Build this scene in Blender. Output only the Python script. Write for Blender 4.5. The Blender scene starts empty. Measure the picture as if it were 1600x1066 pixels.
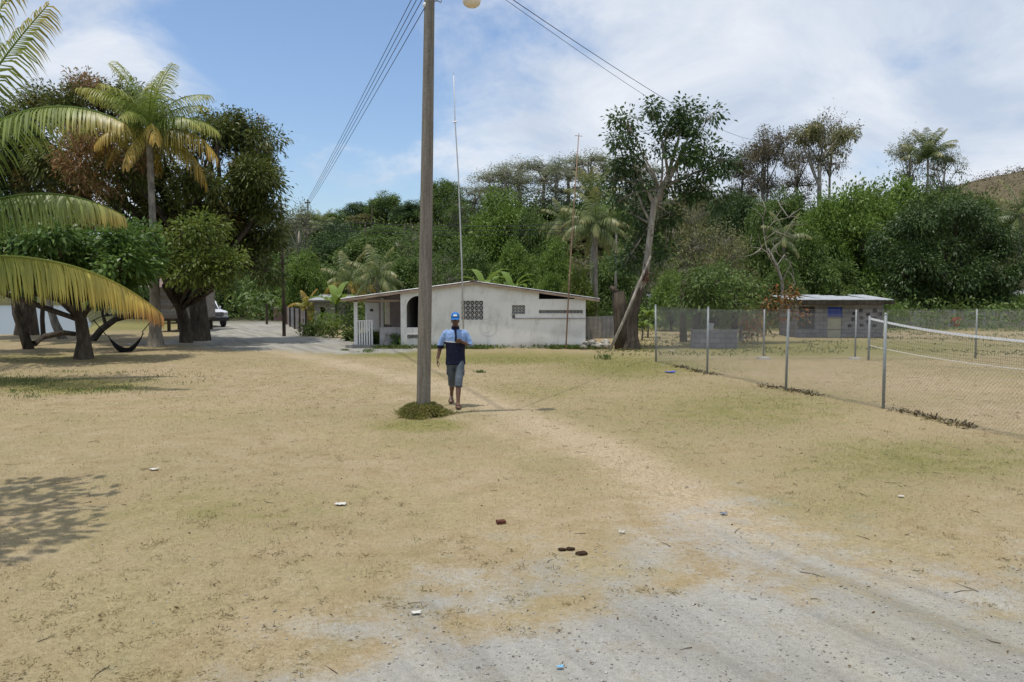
import bpy, bmesh, math, random
import numpy as np
from mathutils import Vector, Matrix

SC = bpy.context.scene
COL = SC.collection
R = math.radians
random.seed(7)
RNG = np.random.default_rng(7)

# ------------------------------------------------------------------ camera, sky, sun, exposure
CAM_H, FPX, HOR = 2.2, 1256.0, 457.0
PITCH = math.atan((533.0 - HOR) / FPX)
cam_d = bpy.data.cameras.new('camera')
cam_d.sensor_width = 36.0
cam_d.lens = 36.0 * FPX / 1600.0
cam_d.clip_start, cam_d.clip_end = 0.1, 6000.0
cam = bpy.data.objects.new('camera', cam_d)
cam.location = (0, 0, CAM_H)
cam.rotation_euler = (math.pi / 2 - PITCH, 0, 0)
COL.objects.link(cam)
SC.camera = cam

SUN_EL = R(78.5)
SHADOW = Vector((1.0, 0.5, 0)).normalized()          # where shadows fall on the ground
world = bpy.data.worlds.new('World')
SC.world = world
world.use_nodes = True
wn, wl = world.node_tree.nodes, world.node_tree.links
wn.clear()

def wnode(t, **kw):
    n = wn.new(t)
    for k, v in kw.items():
        setattr(n, k, v)
    return n
def wmath(op, a, b=None, c=None, clamp=False):
    n = wn.new('ShaderNodeMath'); n.operation = op; n.use_clamp = clamp
    for i, v in enumerate((a, b, c)):
        if v is None: continue
        if isinstance(v, (int, float)): n.inputs[i].default_value = v
        else: wl.new(v, n.inputs[i])
    return n.outputs[0]
sky = wnode('ShaderNodeTexSky', sky_type='NISHITA', sun_disc=False)
sky.sun_elevation = SUN_EL
sky.sun_rotation = math.atan2(-SHADOW.x, -SHADOW.y)
sky.air_density, sky.dust_density, sky.ozone_density = 1.0, 1.2, 1.6
tc = wnode('ShaderNodeTexCoord')
sep = wnode('ShaderNodeSeparateXYZ'); wl.new(tc.outputs['Generated'], sep.inputs[0])
dx, dy, dz = sep.outputs
zz = wmath('ADD', wmath('MAXIMUM', dz, 0.0), 0.38)
comb = wnode('ShaderNodeCombineXYZ')
wl.new(wmath('DIVIDE', dx, zz), comb.inputs[0]); wl.new(wmath('DIVIDE', dy, zz), comb.inputs[1])
def wnoise(scale, detail, rough, dist, off):
    m = wnode('ShaderNodeMapping'); m.inputs['Location'].default_value = off
    wl.new(comb.outputs[0], m.inputs['Vector'])
    n = wnode('ShaderNodeTexNoise'); n.inputs['Scale'].default_value = scale
    n.inputs['Detail'].default_value = detail; n.inputs['Roughness'].default_value = rough
    n.inputs['Distortion'].default_value = dist
    wl.new(m.outputs[0], n.inputs['Vector'])
    return n.outputs[0]
def wsmooth(v, a, b):
    n = wnode('ShaderNodeMapRange', interpolation_type='SMOOTHSTEP')
    n.inputs['From Min'].default_value = a; n.inputs['From Max'].default_value = b
    wl.new(v, n.inputs['Value'])
    return n.outputs[0]
big = wnoise(1.6, 9, 0.62, 0.5, (3.1, 1.7, 0))
wisp = wnoise(3.8, 8, 0.62, 0.5, (7.3, 4.2, 0))
tone = wnoise(2.7, 7, 0.6, 0.5, (1.3, 8.4, 0))
# the bank of cloud lies to the right (+x) and thins towards the left
cover_r = wsmooth(dx, -0.14, 0.16)
cover_l = wmath('MULTIPLY', wsmooth(dx, -0.26, -0.50), 0.30)
dens = wmath('ADD', wmath('ADD', wmath('MULTIPLY', big, 1.0), wmath('MULTIPLY', wisp, 0.55)),
             wmath('ADD', wmath('MULTIPLY', cover_r, 0.36), cover_l))
lowhaze = wmath('MULTIPLY', wsmooth(dz, 0.22, 0.0), 0.30)
cloud = wsmooth(wmath('ADD', dens, wmath('MULTIPLY', lowhaze, 0.35)), 0.80, 1.12)
cloud = wmath('MULTIPLY', cloud, 0.93)
ramp = wnode('ShaderNodeValToRGB')
ramp.color_ramp.elements[0].position = 0.33; ramp.color_ramp.elements[0].color = (3.6, 4.2, 5.15, 1)
ramp.color_ramp.elements[1].position = 0.66; ramp.color_ramp.elements[1].color = (5.7, 5.95, 6.35, 1)
wl.new(tone, ramp.inputs[0])
mixc = wnode('ShaderNodeMix', data_type='RGBA')
wl.new(cloud, mixc.inputs['Factor'])
skym = wnode('ShaderNodeMix', data_type='RGBA', blend_type='MULTIPLY'); skym.inputs['Factor'].default_value = 1
wl.new(sky.outputs[0], skym.inputs['A']); skym.inputs['B'].default_value = (0.93, 0.99, 1.06, 1)
wl.new(skym.outputs['Result'], mixc.inputs['A']); wl.new(ramp.outputs[0], mixc.inputs['B'])
bg = wnode('ShaderNodeBackground'); bg.inputs['Strength'].default_value = 0.15
wl.new(mixc.outputs['Result'], bg.inputs['Color'])
wo = wnode('ShaderNodeOutputWorld'); wl.new(bg.outputs[0], wo.inputs['Surface'])

sun_d = bpy.data.lights.new('sun', 'SUN')
sun_d.energy = 3.2
sun_d.angle = R(0.6)
sun_d.color = (1.0, 0.95, 0.86)
sun = bpy.data.objects.new('sun', sun_d)
ld = Vector((SHADOW.x * math.cos(SUN_EL), SHADOW.y * math.cos(SUN_EL), -math.sin(SUN_EL)))
sun.rotation_euler = ld.to_track_quat('-Z', 'Y').to_euler()
sun.location = (-10, -5, 40)
COL.objects.link(sun)

vs = SC.view_settings
vs.view_transform = 'Standard'; vs.look = 'None'; vs.gamma = 1.0; vs.use_curve_mapping = False
vs.exposure = 0.0
SC.cycles.max_bounces = 6
SC.cycles.transparent_max_bounces = 8
SC.cycles.sample_clamp_indirect = 6

# ------------------------------------------------------------------ helpers
CP, SP = math.cos(PITCH), math.sin(PITCH)
def ray(px, py):
    u, v = (px - 800) / FPX, (533 - py) / FPX
    return u, CP + v * SP, -SP + v * CP
def P(px, py, Y):
    """the place seen at photo pixel px, py when it stands Y metres away"""
    u, f, z = ray(px, py)
    return Vector((u * Y / f, Y, CAM_H + z * Y / f))
def G(px, py):
    u, f, z = ray(px, py)
    t = CAM_H / -z
    return Vector((u * t, f * t, 0))
def to_px(x, y, z=0.0):
    """arrays of world points to photo pixels"""
    dzz = z - CAM_H
    f = y * CP - dzz * SP
    v = y * SP + dzz * CP
    f = np.maximum(f, 0.3)
    return 800 + FPX * x / f, 533 - FPX * v / f

class MB:
    """collects shapes, then links them as ONE mesh object"""
    def __init__(s): s.v, s.f, s.m, s.cur = [], [], [], 0
    def add(s, vs_, fs):
        o = len(s.v); s.v.extend([tuple(p) for p in vs_])
        for f in fs: s.f.append([i + o for i in f]); s.m.append(s.cur)
    def box(s, a, b, rz=0, org=None):
        x0, y0, z0 = a; x1, y1, z1 = b
        vs_ = [(x0,y0,z0),(x1,y0,z0),(x1,y1,z0),(x0,y1,z0),(x0,y0,z1),(x1,y0,z1),(x1,y1,z1),(x0,y1,z1)]
        if rz:
            o = Vector(org or ((x0+x1)/2, (y0+y1)/2, 0)); M = Matrix.Rotation(rz, 3, 'Z')
            vs_ = [M @ (Vector(p) - o) + o for p in vs_]
        s.add(vs_, [(0,3,2,1),(4,5,6,7),(0,1,5,4),(1,2,6,5),(2,3,7,6),(3,0,4,7)])
    def bar(s, p, q, w, h=None, roll=0.0):
        """a square bar from p to q"""
        p, q = Vector(p), Vector(q); t = (q - p).normalized(); h = h or w
        ref = Vector((0, 0, 1)) if abs(t.z) < 0.95 else Vector((0, 1, 0))
        u = t.cross(ref).normalized(); v = u.cross(t)
        vs_ = [c + u * (a * w / 2) + v * (b * h / 2) for c in (p, q) for a, b in ((-1,-1),(1,-1),(1,1),(-1,1))]
        s.add(vs_, [(0,1,2,3),(7,6,5,4),(0,4,5,1),(1,5,6,2),(2,6,7,3),(3,7,4,0)])
    def tube(s, pts, rad, n=8, cap=True):
        pts = [Vector(p) for p in pts]
        if isinstance(rad, (int, float)): rad = [rad] * len(pts)
        rings = []; u = None
        for i, p in enumerate(pts):
            t = (pts[min(i+1, len(pts)-1)] - pts[max(i-1, 0)])
            t = t.normalized() if t.length > 1e-9 else Vector((0,0,1))
            if u is None:
                ref = Vector((1, 0, 0)) if abs(t.x) < 0.9 else Vector((0, 1, 0))
                u = (ref - t * ref.dot(t)).normalized()
            else:
                u = (u - t * u.dot(t)).normalized()
            v = t.cross(u)
            rings.append([p + (u * math.cos(k * 2 * math.pi / n) + v * math.sin(k * 2 * math.pi / n)) * rad[i] for k in range(n)])
        s.rings(rings, cap)
    def rings(s, rings, cap=True):
        n = len(rings[0]); vs_ = [p for r in rings for p in r]; fs = []
        for i in range(len(rings) - 1):
            for k in range(n):
                a, b = i*n + k, i*n + (k+1) % n
                fs.append((a, b, b + n, a + n))
        if cap:
            fs.append(tuple(range(n - 1, -1, -1))); fs.append(tuple((len(rings)-1)*n + k for k in range(n)))
        s.add(vs_, fs)
    def loft(s, pts, rads, ref=(1, 0, 0), n=14, cap=True, sq=2.0):
        """elliptical rings along pts; rads = (across ref, the other way)"""
        pts = [Vector(p) for p in pts]; ref = Vector(ref); rings = []
        for i, p in enumerate(pts):
            t = (pts[min(i+1, len(pts)-1)] - pts[max(i-1, 0)]).normalized()
            u = (ref - t * ref.dot(t)).normalized(); v = t.cross(u)
            ring = []
            for k in range(n):
                a = k * 2 * math.pi / n; c, d = math.cos(a), math.sin(a)
                e = 2.0 / sq
                ring.append(p + u * (rads[i][0] * math.copysign(abs(c) ** e, c)) + v * (rads[i][1] * math.copysign(abs(d) ** e, d)))
            rings.append(ring)
        s.rings(rings, cap)
    def ball(s, c, r, n=10, m=7):
        c = Vector(c); r = (r, r, r) if isinstance(r, (int, float)) else r
        vs_ = [c + Vector((0, 0, -r[2]))]
        for i in range(1, m):
            th = -math.pi/2 + math.pi * i / m
            for k in range(n):
                a = 2 * math.pi * k / n
                vs_.append(c + Vector((r[0]*math.cos(th)*math.cos(a), r[1]*math.cos(th)*math.sin(a), r[2]*math.sin(th))))
        vs_.append(c + Vector((0, 0, r[2]))); fs = []; top = len(vs_) - 1
        for k in range(n):
            fs.append((0, 1 + (k+1) % n, 1 + k)); b = 1 + (m-2)*n
            fs.append((b + k, b + (k+1) % n, top))
            for i in range(m - 2):
                a = 1 + i*n
                fs.append((a + k, a + (k+1) % n, a + n + (k+1) % n, a + n + k))
        s.add(vs_, fs)
    def mesh(s, name, mats, smooth=False):
        me = bpy.data.meshes.new(name); me.from_pydata(s.v, [], s.f)
        mats = mats if isinstance(mats, (list, tuple)) else [mats]
        for m in mats: me.materials.append(m)
        if len(mats) > 1: me.polygons.foreach_set('material_index', s.m)
        if smooth: me.polygons.foreach_set('use_smooth', [True] * len(me.polygons))
        me.update(); return me
    def build(s, name, mats, parent=None, smooth=False, **kw):
        return obj(name, s.mesh(name, mats, smooth), parent, **kw)

def obj(name, me, parent=None, loc=None, rot=None, label=None, cat=None, group=None, kind=None):
    o = bpy.data.objects.new(name, me); COL.objects.link(o)
    if parent is not None: o.parent = parent
    if loc is not None: o.location = loc
    if rot is not None: o.rotation_euler = rot
    return tag(o, label, cat, group, kind)
def tag(o, label=None, cat=None, group=None, kind=None):
    for k, v in (('label', label), ('category', cat), ('group', group), ('kind', kind)):
        if v: o[k] = v
    return o
def thing(name, label, cat, loc=(0, 0, 0), rz=0.0, group=None):
    o = bpy.data.objects.new(name, None); COL.objects.link(o)
    o.empty_display_size = 0.3
    o.location = loc; o.rotation_euler = (0, 0, rz)
    return tag(o, label, cat, group)
def dup(root, loc, rz=0.0, scale=None, label=None, group=None, mats=None):
    """a copy of a thing with copies of its parts and sub-parts (mesh data shared)"""
    r = root.copy(); COL.objects.link(r); r.location = loc; r.rotation_euler = (0, 0, rz)
    if scale is not None: r.scale = scale
    if label: r['label'] = label
    if group: r['group'] = group
    for ch in list(root.children):
        c = ch.copy(); COL.objects.link(c); c.parent = r
        st = c.name.split('.')[0]
        if mats and st in mats:
            c.material_slots[0].link = 'OBJECT'; c.material_slots[0].material = mats[st]
        for g in list(ch.children):
            d = g.copy(); COL.objects.link(d); d.parent = c
    return r

def np_mesh(name, verts, quads, mats, smooth=False, attr=None, tris=None):
    me = bpy.data.meshes.new(name)
    verts = np.asarray(verts, dtype=np.float32).reshape(-1, 3)
    fl = []
    if quads is not None and len(quads): fl.append((np.asarray(quads, dtype=np.int32), 4))
    if tris is not None and len(tris): fl.append((np.asarray(tris, dtype=np.int32), 3))
    me.vertices.add(len(verts)); me.vertices.foreach_set('co', verts.ravel())
    loops = np.concatenate([a.ravel() for a, _ in fl]); tot = np.concatenate([np.full(len(a), k, np.int32) for a, k in fl])
    me.loops.add(len(loops)); me.loops.foreach_set('vertex_index', loops)
    me.polygons.add(len(tot)); start = np.concatenate([[0], np.cumsum(tot)[:-1]]).astype(np.int32)
    me.polygons.foreach_set('loop_start', start); me.polygons.foreach_set('loop_total', tot)
    me.materials.append(mats)
    if smooth: me.polygons.foreach_set('use_smooth', np.ones(len(tot), bool))
    if attr:
        for k, (dom, typ, val) in attr.items():
            a = me.attributes.new(k, typ, dom)
            a.data.foreach_set('color' if 'COLOR' in typ else 'value', np.asarray(val, np.float32).ravel())
    me.update(calc_edges=True); me.validate(); return me

# ------------------------------------------------------------------ materials
class NT:
    """short hand for building a node material"""
    def __init__(s, name):
        s.m = bpy.data.materials.new(name); s.m.use_nodes = True
        s.n, s.l = s.m.node_tree.nodes, s.m.node_tree.links
        s.b = s.n['Principled BSDF']
    def put(s, v, sock):
        if hasattr(v, 'links'): s.l.new(v, sock)
        elif isinstance(v, (tuple, list)): sock.default_value = tuple(v) + ((1,) if len(v) == 3 and sock.type == 'RGBA' else ())
        else: sock.default_value = v
    def pos(s):
        return s.n.new('ShaderNodeNewGeometry').outputs['Position']
    def ocoord(s): return s.n.new('ShaderNodeTexCoord').outputs['Object']
    def noise(s, scale, detail=4, rough=0.55, vec=None, dist=0.0, stretch=None):
        v = vec if vec is not None else s.ocoord()
        if stretch:
            mp = s.n.new('ShaderNodeMapping'); mp.inputs['Scale'].default_value = stretch; s.l.new(v, mp.inputs['Vector']); v = mp.outputs[0]
        n = s.n.new('ShaderNodeTexNoise'); n.inputs['Scale'].default_value = scale; n.inputs['Detail'].default_value = detail
        n.inputs['Roughness'].default_value = rough; n.inputs['Distortion'].default_value = dist
        s.l.new(v, n.inputs['Vector']); return n.outputs[0]
    def math(s, op, a, b=0.0, clamp=False):
        n = s.n.new('ShaderNodeMath'); n.operation = op; n.use_clamp = clamp
        s.put(a, n.inputs[0]); s.put(b, n.inputs[1]); return n.outputs[0]
    def step(s, v, a, b):
        n = s.n.new('ShaderNodeMapRange'); n.interpolation_type = 'SMOOTHSTEP'
        n.inputs['From Min'].default_value = a; n.inputs['From Max'].default_value = b; s.put(v, n.inputs['Value']); return n.outputs[0]
    def ramp(s, v, stops):
        n = s.n.new('ShaderNodeValToRGB'); e = n.color_ramp.elements
        while len(e) < len(stops): e.new(0.5)
        for i, (p, c) in enumerate(stops): e[i].position = p; e[i].color = tuple(c) + (1,)
        s.l.new(v, n.inputs[0]); return n.outputs[0]
    def mix(s, f, a, b, mode='MIX'):
        n = s.n.new('ShaderNodeMix'); n.data_type = 'RGBA'; n.blend_type = mode
        s.put(f, n.inputs['Factor']); s.put(a, n.inputs['A']); s.put(b, n.inputs['B']); return n.outputs['Result']
    def attr(s, name, out='Fac'):
        n = s.n.new('ShaderNodeAttribute'); n.attribute_name = name; return n.outputs[out]
    def bump(s, h, strength=0.3, dist=0.02):
        n = s.n.new('ShaderNodeBump'); n.inputs['Strength'].default_value = strength; n.inputs['Distance'].default_value = dist
        s.l.new(h, n.inputs['Height']); s.l.new(n.outputs[0], s.b.inputs['Normal'])
    def out(s, color, rough=0.85, spec=0.25, metal=0.0):
        s.put(color, s.b.inputs['Base Color']); s.put(rough, s.b.inputs['Roughness'])
        s.put(spec, s.b.inputs['Specular IOR Level']); s.put(metal, s.b.inputs['Metallic']); return s.m

def leaf_mat(name, cols, trans=0.3, rough=0.5, clump=0.8, patch=None):
    t = NT(name)
    rnd = t.n.new('ShaderNodeNewGeometry').outputs['Random Per Island']
    k = len(cols)
    c = t.ramp(rnd, [(i / max(1, k - 1), col) for i, col in enumerate(cols)])
    nz = t.noise(clump, 3, 0.6)
    c = t.mix(1.0, c, t.ramp(nz, [(0.3, (0.72, 0.74, 0.7)), (0.7, (1.25, 1.2, 1.1))]), 'MULTIPLY')
    if patch:                                                        # a flush of young leaves of another colour
        col, scale, lo, hi = patch
        c = t.mix(t.math('MULTIPLY', t.step(t.noise(scale, 3, 0.6), lo, hi), t.step(rnd, 0.15, 0.35)), c, col)
    t.out(c, rough, 0.3)
    tr = t.n.new('ShaderNodeBsdfTranslucent'); t.l.new(c, tr.inputs['Color'])
    mx = t.n.new('ShaderNodeMixShader'); mx.inputs[0].default_value = trans
    t.l.new(t.b.outputs[0], mx.inputs[1]); t.l.new(tr.outputs[0], mx.inputs[2])
    t.l.new(mx.outputs[0], t.n['Material Output'].inputs['Surface'])
    return t.m
def frond_mat(name, stops, trans=0.35):
    t = NT(name)
    c = t.ramp(t.attr('age'), stops)
    rnd = t.n.new('ShaderNodeNewGeometry').outputs['Random Per Island']
    c = t.mix(1.0, c, t.ramp(rnd, [(0, (0.68, 0.7, 0.62)), (1, (1.25, 1.22, 1.1))]), 'MULTIPLY')
    t.out(c, 0.42, 0.45)
    tr = t.n.new('ShaderNodeBsdfTranslucent'); t.l.new(c, tr.inputs['Color'])
    mx = t.n.new('ShaderNodeMixShader'); mx.inputs[0].default_value = trans
    t.l.new(t.b.outputs[0], mx.inputs[1]); t.l.new(tr.outputs[0], mx.inputs[2])
    t.l.new(mx.outputs[0], t.n['Material Output'].inputs['Surface'])
    return t.m
def simple(name, col, rough=0.7, spec=0.3, var=0.18, scale=6.0, metal=0.0, bump=0.0, stretch=None):
    t = NT(name); nz = t.noise(scale, 5, 0.6, stretch=stretch)
    lo = tuple(c * (1 - var) for c in col); hi = tuple(min(1, c * (1 + var)) for c in col)
    c = t.ramp(nz, [(0.3, lo), (0.7, hi)])
    if bump: t.bump(t.noise(scale * 4, 4, 0.6, stretch=stretch), bump, 0.02)
    return t.out(c, rough, spec, metal)
def bark_mat(name, dark, light, scale=3.0):
    t = NT(name); n1 = t.noise(scale, 6, 0.65, stretch=(3, 3, 0.7)); n2 = t.noise(scale * 0.4, 3, 0.5)
    c = t.ramp(n1, [(0.3, dark), (0.68, light)])
    c = t.mix(1.0, c, t.ramp(n2, [(0.35, (0.75, 0.75, 0.72)), (0.65, (1.2, 1.18, 1.12))]), 'MULTIPLY')
    t.bump(n1, 0.7, 0.04); return t.out(c, 0.9, 0.1)

M = {}
M['bark_dark'] = bark_mat('bark_dark', (0.035, 0.028, 0.022), (0.12, 0.10, 0.08))
M['bark_grey'] = bark_mat('bark_grey', (0.12, 0.11, 0.095), (0.34, 0.32, 0.29))
M['bark_pale'] = bark_mat('bark_pale', (0.16, 0.145, 0.12), (0.42, 0.39, 0.34))
M['bark_palm'] = bark_mat('bark_palm', (0.14, 0.125, 0.105), (0.33, 0.30, 0.26), 5)
M['dead_wood'] = bark_mat('dead_wood', (0.30, 0.28, 0.25), (0.58, 0.55, 0.50))
M['mango'] = leaf_mat('mango_leaf', [(0.057, 0.084, 0.022), (0.093, 0.123, 0.029), (0.173, 0.189, 0.046), (0.075, 0.104, 0.024)], 0.25, 0.42, 0.5,
                      ((0.195, 0.145, 0.042), 0.42, 0.53, 0.62))
M['mango_deep'] = leaf_mat('mango_deep_leaf', [(0.030, 0.060, 0.018), (0.050, 0.090, 0.024), (0.075, 0.122, 0.035), (0.040, 0.073, 0.020)], 0.22, 0.42, 0.5)
M['bright'] = leaf_mat('bright_leaf', [(0.094, 0.165, 0.028), (0.144, 0.230, 0.042), (0.200, 0.289, 0.061), (0.106, 0.177, 0.033)], 0.35, 0.5, 0.4)
M['mid'] = leaf_mat('mid_leaf', [(0.068, 0.119, 0.029), (0.105, 0.175, 0.041), (0.158, 0.224, 0.058), (0.083, 0.126, 0.034)], 0.3, 0.5, 0.4)
M['yellowgreen'] = leaf_mat('yellow_green_leaf', [(0.085, 0.135, 0.022), (0.135, 0.19, 0.035), (0.20, 0.245, 0.055), (0.09, 0.13, 0.025)], 0.4, 0.48, 0.7)
M['olive'] = leaf_mat('olive_leaf', [(0.125, 0.138, 0.057), (0.188, 0.194, 0.081), (0.250, 0.244, 0.115), (0.163, 0.144, 0.075)], 0.3, 0.6, 0.4)
M['greygreen'] = leaf_mat('grey_green_leaf', [(0.132, 0.162, 0.086), (0.192, 0.222, 0.127), (0.252, 0.270, 0.167)], 0.35, 0.6, 0.4)
M['brown'] = leaf_mat('brown_leaf', [(0.11, 0.09, 0.055), (0.16, 0.125, 0.08), (0.12, 0.125, 0.06), (0.20, 0.155, 0.105)], 0.3, 0.7, 0.5)
M['darkgreen'] = leaf_mat('dark_green_leaf', [(0.038, 0.074, 0.024), (0.061, 0.108, 0.036), (0.095, 0.149, 0.050)], 0.25, 0.5, 0.4)
M['almond'] = leaf_mat('almond_leaf', [(0.060, 0.119, 0.026), (0.090, 0.168, 0.034), (0.143, 0.231, 0.054), (0.068, 0.126, 0.030)], 0.35, 0.4, 0.8)
M['croton'] = leaf_mat('croton_leaf', [(0.03, 0.06, 0.02), (0.045, 0.075, 0.025), (0.40, 0.10, 0.035), (0.07, 0.10, 0.03), (0.38, 0.20, 0.06), (0.035, 0.06, 0.02)], 0.3, 0.5, 1.0)
M['young_leaf'] = leaf_mat('young_leaf', [(0.22, 0.125, 0.06), (0.31, 0.165, 0.08), (0.26, 0.18, 0.08), (0.13, 0.125, 0.04)], 0.35, 0.5, 0.9)
M['red_leaf'] = leaf_mat('red_leaf', [(0.09, 0.03, 0.02), (0.14, 0.04, 0.03), (0.06, 0.04, 0.02)], 0.3, 0.5, 1.0)
M['weed'] = leaf_mat('weed_leaf', [(0.065, 0.111, 0.024), (0.104, 0.156, 0.036), (0.156, 0.195, 0.060)], 0.35, 0.6, 1.0)
M['frond_green'] = frond_mat('green_frond', [(0.0, (0.133, 0.189, 0.042)), (0.5, (0.226, 0.293, 0.062)), (1.0, (0.377, 0.368, 0.094))])
M['frond_near'] = frond_mat('near_green_frond', [(0.0, (0.09, 0.15, 0.035)), (0.5, (0.15, 0.22, 0.055)), (0.85, (0.24, 0.29, 0.08)), (1.0, (0.40, 0.33, 0.10))])
M['frond_gold'] = frond_mat('golden_frond', [(0.0, (0.17, 0.24, 0.05)), (0.35, (0.34, 0.38, 0.09)), (0.65, (0.50, 0.45, 0.11)), (0.9, (0.62, 0.46, 0.11)), (1.0, (0.46, 0.24, 0.08))])
M['frond_yellow'] = frond_mat('yellow_frond', [(0.0, (0.175, 0.195, 0.036)), (0.5, (0.375, 0.299, 0.060)), (1.0, (0.525, 0.338, 0.072))])
M['frond_dull'] = frond_mat('dull_frond', [(0.0, (0.110, 0.155, 0.058)), (0.6, (0.188, 0.227, 0.086)), (1.0, (0.296, 0.277, 0.115))])

# ------------------------------------------------------------------ the ground, the road, the hills, the river
def sstep(a, b, x):
    t = np.clip((np.asarray(x, float) - a) / (b - a), 0, 1); return t * t * (3 - 2 * t)
def vnoise(x, y, seed=0):
    """smooth value noise"""
    x = np.asarray(x, float); y = np.asarray(y, float)
    xi, yi = np.floor(x).astype(np.int64), np.floor(y).astype(np.int64); fx, fy = x - xi, y - yi
    fx = fx * fx * (3 - 2 * fx); fy = fy * fy * (3 - 2 * fy)
    def h(a, b):
        v = (a * 374761393 + b * 668265263 + seed * 974711) & 0x7fffffff
        v = ((v ^ (v >> 13)) * 1274126177) & 0x7fffffff
        return ((v ^ (v >> 16)) & 0xffff) / 65535.0
    return (h(xi, yi)*(1-fx) + h(xi+1, yi)*fx)*(1-fy) + (h(xi, yi+1)*(1-fx) + h(xi+1, yi+1)*fx)*fy
def fbm(x, y, seed=0, o=4):
    r = 0; a = 0.5
    for k in range(o): r = r + a * vnoise(x * 2**k, y * 2**k, seed + k); a *= 0.5
    return r
def hz(x, y):
    """height of the land"""
    x = np.asarray(x, float); y = np.asarray(y, float)
    a = x / np.maximum(y, 1.0)
    A = np.interp(a, [-0.60, -0.42, -0.30, -0.15, 0.0, 0.12, 0.30, 0.45, 0.7], [2.0, 4.0, 9.0, 12.0, 14.5, 15.5, 14.0, 11.5, 12.0])
    h = A * sstep(60, 122, y) + 3.0 * sstep(122, 240, y) * sstep(-0.4, -0.1, a)
    h = h * (0.86 + 0.28 * fbm(x / 34, y / 34, 3, 3))
    h = h + 45 * np.exp(-(((x - 262) / 130) ** 2 + ((y - 350) / 95) ** 2)) * (0.93 + 0.14 * fbm(x / 22, y / 30, 9, 4))
    bank = sstep(0.8, 3.0, -(x + 0.50 * y)) * sstep(42, 46, y) * (1 - sstep(150, 170, y))
    h = h * (1 - bank) - 1.3 * bank
    near = (fbm(x * 0.7, y * 0.7, 11, 4) - 0.47) * 0.10 * (1 - sstep(45, 60, y))
    return h + near
def hz1(x, y): return float(hz(np.array([x]), np.array([y]))[0])

def axis(lo, fine_lo, fine_hi, hi, step, grow):
    a = list(np.arange(fine_lo, fine_hi, step)); s = step
    while a[-1] < hi: s *= grow; a.append(a[-1] + s)
    s = step; b = [fine_lo]
    while b[-1] > lo: s *= grow; b.append(b[-1] - s)
    return np.array(b[::-1][:-1] + a)
XS = axis(-1400, -14, 18, 1600, 0.22, 1.055)
YS = axis(-60, 1.0, 30, 2600, 0.20, 1.035)
GX, GY = np.meshgrid(XS, YS)
gx, gy = GX.ravel(), GY.ravel()
gzv = hz(gx, gy)
qx, qy = to_px(gx, gy)
qy = np.where(gy < 1.5, 1500.0, qy); qx = np.where(gy < 1.5, 800 + gx * 400, qx)

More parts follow.
